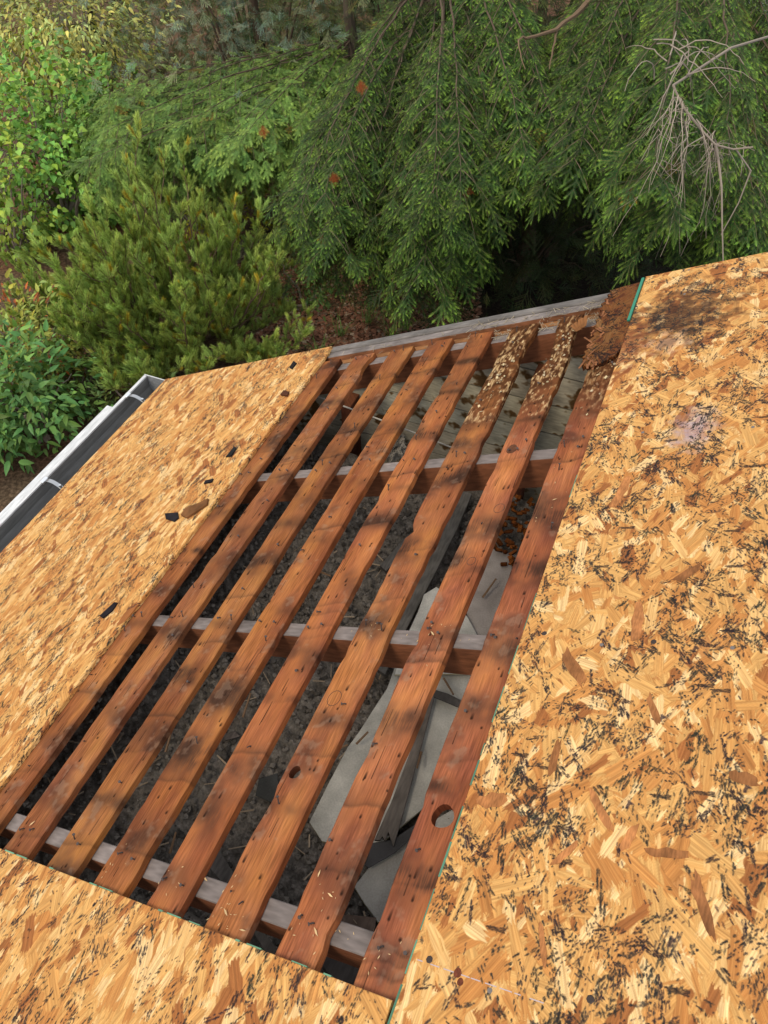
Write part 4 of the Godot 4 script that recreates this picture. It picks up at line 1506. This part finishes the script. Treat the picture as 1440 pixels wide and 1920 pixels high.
func build_trees() -> void:
	rng.seed = 2024
	var fir_dark := [fir_spray(1, 0.20, 0.021, Color(0.024, 0.070, 0.014), Color(0.26, 0.46, 0.055), 2), fir_spray(2, 0.15, 0.020, Color(0.028, 0.080, 0.016), Color(0.31, 0.53, 0.065), 2), fir_spray(3, 0.25, 0.022, Color(0.020, 0.060, 0.014), Color(0.17, 0.32, 0.040), 3)]  # besides young growth, darkened bases and brightened tips paint in shade and highlights
	var fir_bright := [fir_spray(4, 0.18, 0.034, Color(0.15, 0.27, 0.055), Color(0.36, 0.56, 0.10), 2), fir_spray(5, 0.22, 0.036, Color(0.13, 0.24, 0.055), Color(0.38, 0.58, 0.11), 2)]
	var dead := fir_spray(6, 0.10, 0.03, Color(0.33, 0.075, 0.02), Color(0.42, 0.11, 0.03), 3)
	var cedar := [fir_spray(7, 0.22, 0.010, Color(0.030, 0.085, 0.022), Color(0.085, 0.18, 0.04), 5), fir_spray(8, 0.26, 0.011, Color(0.028, 0.075, 0.022), Color(0.07, 0.16, 0.04), 5)]
	var juniper := [fir_spray(9, 0.15, 0.010, Color(0.17, 0.26, 0.17), Color(0.34, 0.45, 0.32), 4), fir_spray(10, 0.12, 0.009, Color(0.15, 0.23, 0.15), Color(0.30, 0.40, 0.29), 4)]
	var tufts := [pine_tuft(11, 0.13, 0.046, Color(0.23, 0.34, 0.07), Color(0.52, 0.64, 0.16), 150), pine_tuft(12, 0.10, 0.042, Color(0.25, 0.36, 0.07), Color(0.56, 0.68, 0.17), 130)]
	var heart := [leaf_mesh(0.8, 0.25, 0.25, 0.55), leaf_mesh(0.72, 0.15, 0.4, 0.6)]
	var slim := [leaf_mesh(0.36, 0.22, 0.22), leaf_mesh(0.42, 0.15, 0.35)]
	var bark := Color(0.13, 0.10, 0.075)
	# ---- the big fir on the right
	rng.seed = 501
	var at_a := at(1235, 10, 9.6)
	at_a.y = 0
	var fa := thing("fir_tree", "big dark fir with drooping boughs over the rake and a dead grey branch", "tree", at_a)
	trunk(fa, 11.0, 0.30, Color(0.085, 0.062, 0.048))
	for k in 44:
		var px := rr(1000, 1520)
		var lower := 330.0 if px < 1080 else 400.0
		var f := rng.randf()
		var py := lerpf(45.0, lower, f)
		var tip := at(px, py, lerpf(8.0, 5.3, f) + rr(-0.5, 0.6))
		var root := at_a + Vector3(0, tip.y + rr(0.2, 0.9), 0)
		bough(fa, root, tip, rr(0.2, 0.6), fir_dark, 0.35, 0.8, rr(0.5, 1.35))
	for k in 6:
		var tip := at(rr(1140, 1470), rr(300, 410), rr(4.7, 5.2))
		bough(fa, at_a + Vector3(0, tip.y + rr(0.4, 1.0), 0), tip, rr(0.3, 0.6), fir_dark, 0.5, 0.6, rr(0.7, 1.3))
	for k in 22:   # the crown above
		var a := rr(0, TAU)
		var hgt := rr(3.5, 8.5)
		var l := rr(1.6, 3.2) * (1.0 - (hgt - 3.5) * 0.08)
		bough(fa, at_a + Vector3(0, hgt, 0), at_a + Vector3(cos(a) * l, hgt - rr(0.3, 0.9), sin(a) * l), rr(0.1, 0.4), fir_dark, 0.25, 0.75, 0.9)
	# the dead branch
	var grey := lin(168, 154, 140)
	var st := begin()
	var dd := 4.9
	var pa := [at(1560, 40, 7.4), at(1470, 60, 6.4), at(1370, 90, 5.4), at(1262, 160, dd), at(1280, 200, dd - 0.1), at(1316, 245, dd - 0.15), at(1342, 272, dd - 0.2), at(1375, 280, dd - 0.2), at(1412, 276, dd - 0.25)]
	var pp := PackedVector3Array()
	for p in pa:
		pp.append(p - at_a)
	tube(st, pp, 0.010, 0.005, grey * 0.7, 6)
	tube(st, PackedVector3Array([at(1342, 272, dd - 0.2) - at_a, at(1347, 300, dd - 0.2) - at_a, at(1353, 350, dd - 0.25) - at_a, at(1354, 420, dd - 0.3) - at_a, at(1356, 495, dd - 0.35) - at_a]), 0.009, 0.004, grey, 6)
	tube(st, PackedVector3Array([at(1380, 280, dd - 0.2) - at_a, at(1408, 320, dd - 0.2) - at_a, at(1385, 380, dd - 0.2) - at_a, at(1352, 440, dd - 0.2) - at_a]), 0.006, 0.003, grey, 5)
	for k in 34:
		var f := rr(0.0, 1.0)
		var s0 := at(lerpf(1262, 1345, f), lerpf(165, 275, f), dd + rr(-0.2, 0.1))
		var e0 := at(lerpf(1180, 1370, f) + rr(-70, 60), rr(270, 490), dd + rr(-0.5, 0.5))
		var mid := s0.lerp(e0, 0.45) + Vector3(rr(-0.22, 0.16), rr(-0.02, 0.2), rr(-0.15, 0.15))
		var tw := bezier(s0 - at_a, mid - at_a, e0 - at_a, 8, 0.012)
		tube(st, tw, rr(0.002, 0.004), 0.0012, grey * rr(0.55, 1.1), 4)
		for q in 3:
			var b0: Vector3 = tw[rng.randi_range(2, 6)]
			tube(st, PackedVector3Array([b0, b0 + Vector3(rr(-0.14, 0.14), rr(-0.2, 0.02), rr(-0.1, 0.1))]), 0.002, 0.001, grey * rr(0.7, 1.0), 3)
	for k in 14:   # bare twigs above it
		var s0 := at(rr(1215, 1300), rr(60, 170), dd + 0.1)
		var e0 := at(rr(1150, 1420), rr(50, 260), dd + rr(-0.4, 0.5))
		tube(st, bezier(s0 - at_a, s0.lerp(e0, 0.5) + Vector3.UP * rr(0.05, 0.25) - at_a, e0 - at_a, 9, 0.01), 0.0045, 0.0015, grey * rr(0.7, 1.0), 4)
	var sb := begin()
	tube(sb, bezier(at(1130, -30, 8.0) - at_a, at(1070, 60, 7.0) - at_a, at(985, 72, 6.4) - at_a, 9, 0.01), 0.028, 0.010, lin(120, 98, 78), 6)
	tube(sb, bezier(at(1045, 55, 6.9) - at_a, at(1035, 90, 6.6) - at_a, at(1030, 130, 6.4) - at_a, 6, 0.01), 0.010, 0.004, lin(110, 90, 72), 5)
	tube(sb, bezier(at(985, 72, 6.4) - at_a, at(960, 60, 6.2) - at_a, at(985, 130, 6.0) - at_a, 8, 0.01), 0.008, 0.003, lin(120, 98, 78), 5)
	obj("bare_limb", done(sb), M.bark, fa)
	var db := obj("dead_branch", done(st), M.bark, fa)
	db.set_meta("label", "bare pale grey dead branch with many thin hanging twigs")
	# ---- the fir in the middle
	rng.seed = 733
	var at_b := at(830, -60, 9.4)
	at_b.y = 0
	var fb := thing("fir_tree", "fir with long drooping boughs hanging over the middle of the roof edge", "tree", at_b)
	trunk(fb, 10.0, 0.22, Color(0.09, 0.066, 0.05))
	for k in 52:
		var px := rr(545, 1060)
		var lower := 400.0 if px < 720 else 440.0
		if px > 880:
			lower = 290.0
		var f := pow(rng.randf(), 0.8)
		var py := lerpf(170.0 if px < 820 else 70.0, lower, f)
		var tip := at(px, py, lerpf(8.2, 6.0, f) + rr(-0.5, 0.6))
		var root := at_b + Vector3(0, tip.y + rr(0.3, 1.0), 0)
		bough(fb, root, tip, rr(0.2, 0.7), fir_dark, 0.3, 0.78, rr(0.5, 1.5))
	for k in 20:
		var px := rr(560, 620) if k % 4 == 0 else rr(700, 900)
		var tip := at(px, rr(380, 520) if px < 800 else rr(330, 450), rr(5.4, 6.6))
		bough(fb, at_b + Vector3(0, tip.y + rr(0.5, 1.2), 0), tip, rr(0.3, 0.6), fir_dark, 0.5, 0.75, rr(0.7, 1.2))
	for k in 16:
		var a := rr(0, TAU)
		var hgt := rr(3.6, 8.0)
		var l := rr(1.2, 2.4)
		bough(fb, at_b + Vector3(0, hgt, 0), at_b + Vector3(cos(a) * l, hgt - rr(0.3, 0.9), sin(a) * l), rr(0.1, 0.4), fir_dark, 0.25, 0.75, 0.9)
	for d in [[676, 150, 6.6], [625, 322, 6.2], [876, 348, 5.9], [492, 235, 6.9]]:
		var p := at(d[0], d[1], d[2])
		var dt := obj("dead_twig", dead, M.needle, fb, Transform3D(basis_to(Vector3(0.1, -1, 0.25), Vector3(0.2, 0.3, 1)), p - at_b))
		dt.set_meta("label", "rust red dead needle cluster")
	# ---- the bright needled fir on the left
	rng.seed = 911
	var at_c := at(660, 150, 9.6)
	at_c.y = 0
	var fc := thing("fir_tree", "fresh green fir with long needles spreading left above the pine shrub", "tree", at_c)
	trunk(fc, 3.6, 0.10, Color(0.10, 0.075, 0.055))
	for k in 34:
		var px := rr(150, 600)
		var f := rng.randf()
		var py := lerpf(165, 285, f) + maxf(0.0, 300.0 - px) * 0.12
		var tip := at(px, py, lerpf(8.9, 7.5, f) + rr(-0.3, 0.4))
		bough(fc, at_c + Vector3(0, tip.y + rr(-0.2, 0.3), 0), tip, rr(0.1, 0.3), fir_bright, 0.2, 0.8, rr(0.75, 1.15))
	# ---- pine shrub
	rng.seed = 640
	var at_p := at(350, 650, 6.65)
	at_p.y = 0
	var pine := thing("pine_shrub", "dense rounded mountain pine shrub beyond the gutter's end", "shrub", at_p)
	for k in 76:
		var d := Vector3(rng.randfn(), absf(rng.randfn()) * 0.9 + 0.15, rng.randfn() * 0.9 + 0.25).normalized()
		var reach := Vector3(1.25 if d.x < 0.0 else 1.42, 1.55, 1.2) * rr(0.68, 1.14)
		var tip := Vector3(d.x * reach.x, 0.12 + d.y * reach.y, d.z * reach.z)
		if tip.x > 0.5:
			tip.y *= 0.85
		var bs := begin()
		var main := bezier(Vector3(rr(-0.15, 0.15), 0, rr(-0.1, 0.1)), Vector3(tip.x * 0.7, tip.y * 0.25, tip.z * 0.7), tip, 10, 0.015)
		tube(bs, main, 0.022, 0.005, Color(0.15, 0.105, 0.07), 5)
		var pl := [[], []]
		var tn := [[], []]
		for q in 8:
			var b0: Vector3 = main[4 + q % 7]
			var e0 := b0 + (Vector3(rr(-1, 1), rr(0.5, 1.4), rr(-1, 1)) + d * 0.9).normalized() * rr(0.18, 0.42)
			var sub := bezier(b0, b0.lerp(e0, 0.5) + Vector3(d.x, -0.2, d.z) * 0.05, e0, 5, 0.008)
			tube(bs, sub, 0.006, 0.003, Color(0.16, 0.11, 0.07), 4)
			for i in range(1, 6):
				for w in (3 if i < 5 else 4):
					var up := (Vector3(rr(-0.8, 0.8), rr(0.5, 1.3), rr(-0.8, 0.8)) + d * 0.4).normalized()
					var j := rng.randi() % 2
					pl[j].append(Transform3D(basis_to(up, d).scaled(Vector3.ONE * rr(0.55, 1.2)), sub[i]))
					tn[j].append(Color(1.3, 0.8, 0.4) * rr(0.6, 1.5) if rng.randf() < 0.05 else tint(0.75, 1.3, 0.1))
		var limb := obj("branch", done(bs), M.bark, pine)
		for j in 2:
			many("needle_tufts", tufts[j], M.needle, pl[j], tn[j], limb)
	# ---- cedars and juniper behind
	rng.seed = 77
	var behind := [
		["juniper_tree", "grey blue juniper at the top between the yellow tree and the firs", 480, 20, 10.6, Vector3(1.4, 1.5, 0.9), juniper, 4200, 0.75, 1.25],
		["cedar_tree", "mid green cedar with hanging fronds right of the juniper", 740, 40, 10.8, Vector3(1.1, 1.7, 0.9), cedar, 3000, 1.3, 2.4],
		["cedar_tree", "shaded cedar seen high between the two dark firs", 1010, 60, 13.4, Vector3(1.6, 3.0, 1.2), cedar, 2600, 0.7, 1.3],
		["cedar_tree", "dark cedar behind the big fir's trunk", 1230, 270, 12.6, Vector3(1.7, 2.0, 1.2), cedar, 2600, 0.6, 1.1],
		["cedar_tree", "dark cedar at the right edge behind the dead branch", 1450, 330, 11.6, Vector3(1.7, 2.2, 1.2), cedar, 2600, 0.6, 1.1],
		["cedar_tree", "low cedar in the hollow under the boughs, tinted dark to stand for shade", 985, 450, 8.0, Vector3(1.25, 1.2, 0.7), cedar, 3600, 0.3, 0.7],  # tints lowered so the hollow reads as deep shade
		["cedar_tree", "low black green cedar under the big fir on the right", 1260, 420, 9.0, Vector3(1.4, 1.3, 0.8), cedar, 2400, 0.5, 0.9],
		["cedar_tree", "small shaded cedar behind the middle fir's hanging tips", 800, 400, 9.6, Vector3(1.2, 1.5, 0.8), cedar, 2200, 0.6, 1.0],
		["cedar_tree", "dense cedar behind the yellowish tree in the top left corner", 150, -40, 13.6, Vector3(2.0, 2.6, 1.0), cedar, 3000, 1.2, 2.0],
		["cedar_tree", "dense cedar behind the grey blue juniper", 470, -40, 12.8, Vector3(1.9, 2.6, 0.9), cedar, 3000, 0.9, 1.5],
		["cedar_tree", "tall shaded cedar behind the mid green one", 800, -40, 13.2, Vector3(1.9, 2.6, 0.9), cedar, 3000, 0.9, 1.6],
		["cedar_tree", "shaded cedar behind the fresh green fir", 610, 200, 11.0, Vector3(1.3, 1.7, 0.9), cedar, 2200, 0.8, 1.3],
	]
	for b in behind:
		var c := at(b[2], b[3], b[4])
		var base := Vector3(c.x, 0, c.z)
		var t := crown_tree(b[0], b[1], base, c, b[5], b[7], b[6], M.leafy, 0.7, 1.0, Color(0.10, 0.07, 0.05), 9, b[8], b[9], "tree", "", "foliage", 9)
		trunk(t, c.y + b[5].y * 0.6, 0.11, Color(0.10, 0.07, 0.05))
	# ---- broad leaves on the left
	rng.seed = 205
	var shrubs := [
		["yellow_green_tree", "yellowish green small leaved tree in the top left corner", 90, 30, 11.2, Vector3(1.55, 1.3, 1.0), slim, 8000, 0.08, Color(0.46, 0.47, 0.15), 12, "tree"],
		["lilac_shrub", "bright green heart leaved shrub with bare grey stems at the left", 90, 290, 9.2, Vector3(0.95, 1.2, 0.8), heart, 3400, 0.075, Color(0.20, 0.37, 0.065), 16, "shrub"],
		["lilac_shrub", "taller heart leaved shrub between the lilac and the fresh green fir", 215, 330, 9.6, Vector3(0.7, 1.1, 0.6), heart, 1900, 0.075, Color(0.17, 0.31, 0.06), 14, "shrub"],
		["golden_shrub", "yellow green shrub leaning over the dead stems at the left edge", 40, 470, 8.4, Vector3(0.55, 0.9, 0.5), heart, 900, 0.08, Color(0.27, 0.38, 0.06), 10, "shrub"],
		["golden_shrub", "golden leaved shrub glimpsed through the pine shrub", 410, 420, 8.6, Vector3(0.65, 0.7, 0.5), slim, 1300, 0.075, Color(0.42, 0.44, 0.05), 8, "shrub"],
		["golden_shrub", "small lemon yellow shrub below the yellowish tree", 75, 140, 11.5, Vector3(0.45, 0.4, 0.4), slim, 700, 0.08, Color(0.45, 0.45, 0.05), 5, "shrub"],
		["red_leaved_shrub", "low shrub with orange and red tinged leaves at the left edge", 50, 640, 6.0, Vector3(0.6, 0.5, 0.5), slim, 2000, 0.07, Color(0.30, 0.33, 0.07), 10, "shrub"],
		["laurel_shrub", "glossy dark green laurel below the gutter", 75, 820, 5.3, Vector3(0.6, 0.62, 0.5), slim, 1700, 0.10, Color(0.12, 0.24, 0.06), 10, "shrub"],
		["laurel_shrub", "glossy laurel at the left edge nearest the gutter", -60, 880, 4.9, Vector3(0.6, 0.6, 0.5), slim, 1500, 0.10, Color(0.11, 0.22, 0.055), 10, "shrub"],
		["ground_shrub", "low green shrub between the laurel and the pine shrub", 160, 740, 6.0, Vector3(0.4, 0.35, 0.4), slim, 800, 0.06, Color(0.13, 0.19, 0.05), 6, "shrub"],
		["ground_shrub", "low green shrub close to the gutter's far end", 235, 735, 5.6, Vector3(0.45, 0.3, 0.35), slim, 900, 0.06, Color(0.15, 0.21, 0.06), 6, "shrub"],
		["ground_shrub", "small leafy plant under the middle fir's hanging tips", 560, 560, 7.4, Vector3(0.5, 0.35, 0.4), slim, 600, 0.06, Color(0.10, 0.17, 0.05), 5, "shrub"],
	]
	for b in shrubs:
		var c := at(b[2], b[3], b[4])
		if b[0] == "ground_shrub" or c.y < b[5].y * 0.8:
			c.y = maxf(c.y, b[5].y * 0.75)
		var col: Color = b[9]
		var kinds: Array = b[6]
		var m := M.leaf.duplicate() as StandardMaterial3D
		m.albedo_color = Color(col.r, col.g, col.b).linear_to_srgb()
		if b[0] == "laurel_shrub":
			m.roughness = 0.35
		var t := crown_tree(b[0], b[1], Vector3(c.x, 0, c.z), c, b[5], b[7], kinds, m, 0.35, b[8], Color(0.30, 0.25, 0.20), b[10], 0.75, 1.3, b[11], "", "leaves", 12)
		if b[0] == "red_leaved_shrub":
			var red := m.duplicate() as StandardMaterial3D
			red.albedo_color = lin(170, 100, 58).linear_to_srgb()
			var pl := []
			var tn := []
			for k in 260:
				var d := Vector3(rng.randfn(), rng.randfn(), rng.randfn()).normalized()
				pl.append(Transform3D(basis_to(d + Vector3.DOWN * 0.3, Vector3.UP).scaled(Vector3.ONE * rr(0.05, 0.08)), c - t.position + d * b[5] * rr(0.7, 1.1)))
				tn.append(tint(0.5, 1.3, 0.3))
			many("red_leaves", kinds[0], red, pl, tn, t)
	# grey dead stems at the left edge
	var dsp := at(15, 500, 8.8)
	dsp.y = 0
	var ds := thing("dead_shrub", "tangle of grey dead stems at the left edge", "shrub", dsp)
	for k in 16:
		var s2 := begin()
		tube(s2, bezier(Vector3(rr(-0.2, 0.2), 0, rr(-0.2, 0.2)), Vector3(rr(-0.4, 0.4), rr(0.4, 0.8), rr(-0.3, 0.3)), Vector3(rr(-0.7, 0.8), rr(0.8, 2.0), rr(-0.3, 0.5)), 10, 0.03), 0.018, 0.004, lin(135, 118, 104) * rr(0.6, 1.1), 5)
		obj("stem", done(s2), M.bark, ds)
	# ---- the neighbour's house beyond the trees
	var hp := at(1300, -20, 17.6)
	var nh := thing("neighbour_house", "pale house glimpsed through the trees at the top edge", "house", Vector3(hp.x, 0, hp.z))
	for w in [["wall", Vector3(-4, 0, -3), Vector3(4, 3.0, 0), Color(0.72, 0.71, 0.68)], ["brick_base", Vector3(-4, 0, 0.002), Vector3(0.4, 0.9, 0.10), Color(0.40, 0.20, 0.15)], ["window", Vector3(1.2, 1.0, 0.003), Vector3(2.4, 2.2, 0.05), Color(0.08, 0.09, 0.1)], ["roof", Vector3(-4.4, 3.01, -3.4), Vector3(4.4, 3.3, 0.5), Color(0.08, 0.08, 0.085)]]:
		var s2 := begin()
		box(s2, w[1], w[2], w[3], w[3], 0.01)
		obj(w[0], done(s2), M.white, nh)


# ---------------------------------------------------------------- main
func _ready() -> void:
	var cam := Camera3D.new()
	cam.name = "camera"
	cam.position = Vector3(0, CY, 0)
	cam.rotation_degrees = Vector3(-PITCH, 0, 0)
	cam.fov = rad_to_deg(2.0 * atan(960.0 / LENS))
	cam.near = 0.05
	cam.far = 500.0
	add_child(cam)
	look = Basis(Vector3.RIGHT, deg_to_rad(-PITCH))
	roof = Transform3D(Basis(U, N, -V), Vector3(0, CY, 0) - N * S)
	level = Transform3D(Basis(U, Vector3.UP, -H), Vector3.ZERO)
	var env := WorldEnvironment.new()
	env.name = "environment"
	var e := Environment.new()
	e.background_mode = Environment.BG_SKY
	var sky := Sky.new()
	var ps := ProceduralSkyMaterial.new()
	ps.sky_top_color = Color(0.88, 0.905, 0.94)
	ps.sky_horizon_color = Color(0.93, 0.94, 0.95)
	ps.sky_curve = 0.2
	ps.ground_bottom_color = Color(0.25, 0.24, 0.22)
	ps.ground_horizon_color = Color(0.6, 0.6, 0.58)
	sky.sky_material = ps
	e.sky = sky
	e.tonemap_mode = Environment.TONE_MAPPER_LINEAR
	e.tonemap_exposure = 1.45
	e.sdfgi_enabled = true
	e.ssao_enabled = true
	e.ssil_enabled = true
	env.environment = e
	add_child(env)
	var sun := DirectionalLight3D.new()
	sun.name = "sun"
	sun.light_energy = 0.5
	sun.light_angular_distance = 22.0
	sun.light_color = Color(1.0, 0.95, 0.87)
	sun.shadow_enabled = true
	sun.look_at_from_position(Vector3(-5.0, 9, 3.5), Vector3.ZERO)
	add_child(sun)

	# materials
	M.grain = grain_material(301, 0.8, 0.55)
	M.stained = grain_material(321, 0.85, 0.62, 1.0)
	M.mottle = mottled(331, 0.9, 0.62, 0.012, 0.06)
	M.rough = mottled(341, 1.0, 0.5, 0.05, 0.2)
	M.rough.uv1_triplanar = true
	M.rough.uv1_scale = Vector3.ONE * 4.0
	M.soil = mottled(351, 1.0, 0.35, 0.06, 1.0)
	M.bark = plain(0.9)
	M.needle = plain(0.55, 0.0, 0.25)
	M.leafy = plain(0.6, 0.0, 0.3)
	M.leaf = plain(0.5, 0.0, 0.6)
	M.dry = plain(0.85)
	M.iron = plain(0.6)
	M.steel = plain(0.3, 0.9)
	M.white = plain(0.55)
	M.enamel = mottled(361, 0.45, 0.72, 0.02, 0.0)
	M.enamel.uv1_triplanar = true
	M.enamel.uv1_scale = Vector3(0.7, 5.0, 5.0)
	M.enamel.heightmap_enabled = false
	M.paint = plain(0.6)
	M.board = board_wood()
	var ux := func(u: float) -> int: return int((u + 0.1) / 2.44 * 2048)
	var vy := func(v: float) -> int: return int((v + 0.571) / 1.22 * 1024)
	var st1 := ruv(1280, 590, 0.012)
	var st2 := ruv(1300, 805, 0.012)
	var st3 := ruv(1180, 650, 0.012)
	M.osb_a = osb(1201, 2048, 1024, 0.66, 5200, 0.85, [
		[ux.call(st1.x), vy.call(st1.y), 380, 330, Color(0.20, 0.115, 0.07), 0.95, 0.5, 0.02],
		[ux.call(st3.x), vy.call(st3.y), 300, 130, Color(0.40, 0.20, 0.12), 0.8, 0.6, 0.03],
		[ux.call(st1.x - 0.14), vy.call(st1.y + 0.02), 130, 170, Color(0.80, 0.68, 0.60), 0.5, 0.6, 0.03],
		[ux.call(st2.x), vy.call(st2.y), 190, 130, Color(0.60, 0.55, 0.64), 0.8, 0.35, 0.03]])
	M.osb_b = osb(1301, 2048, 1024, 0.36, 2900, 0.75, [
		[1500, 200, 120, 60, Color(0.40, 0.22, 0.12), 0.6, 0.6, 0.03], [1950, 110, 90, 90, Color(0.30, 0.2, 0.13), 0.7, 0.6, 0.04]])
	M.osb_rot = M.osb_a.duplicate()
	M.osb_rot.heightmap_scale = 0.4
	M.osb_rot.vertex_color_use_as_albedo = true

	build_roof()
	build_attic()
	build_scraps()
	build_ground()
	build_trees()
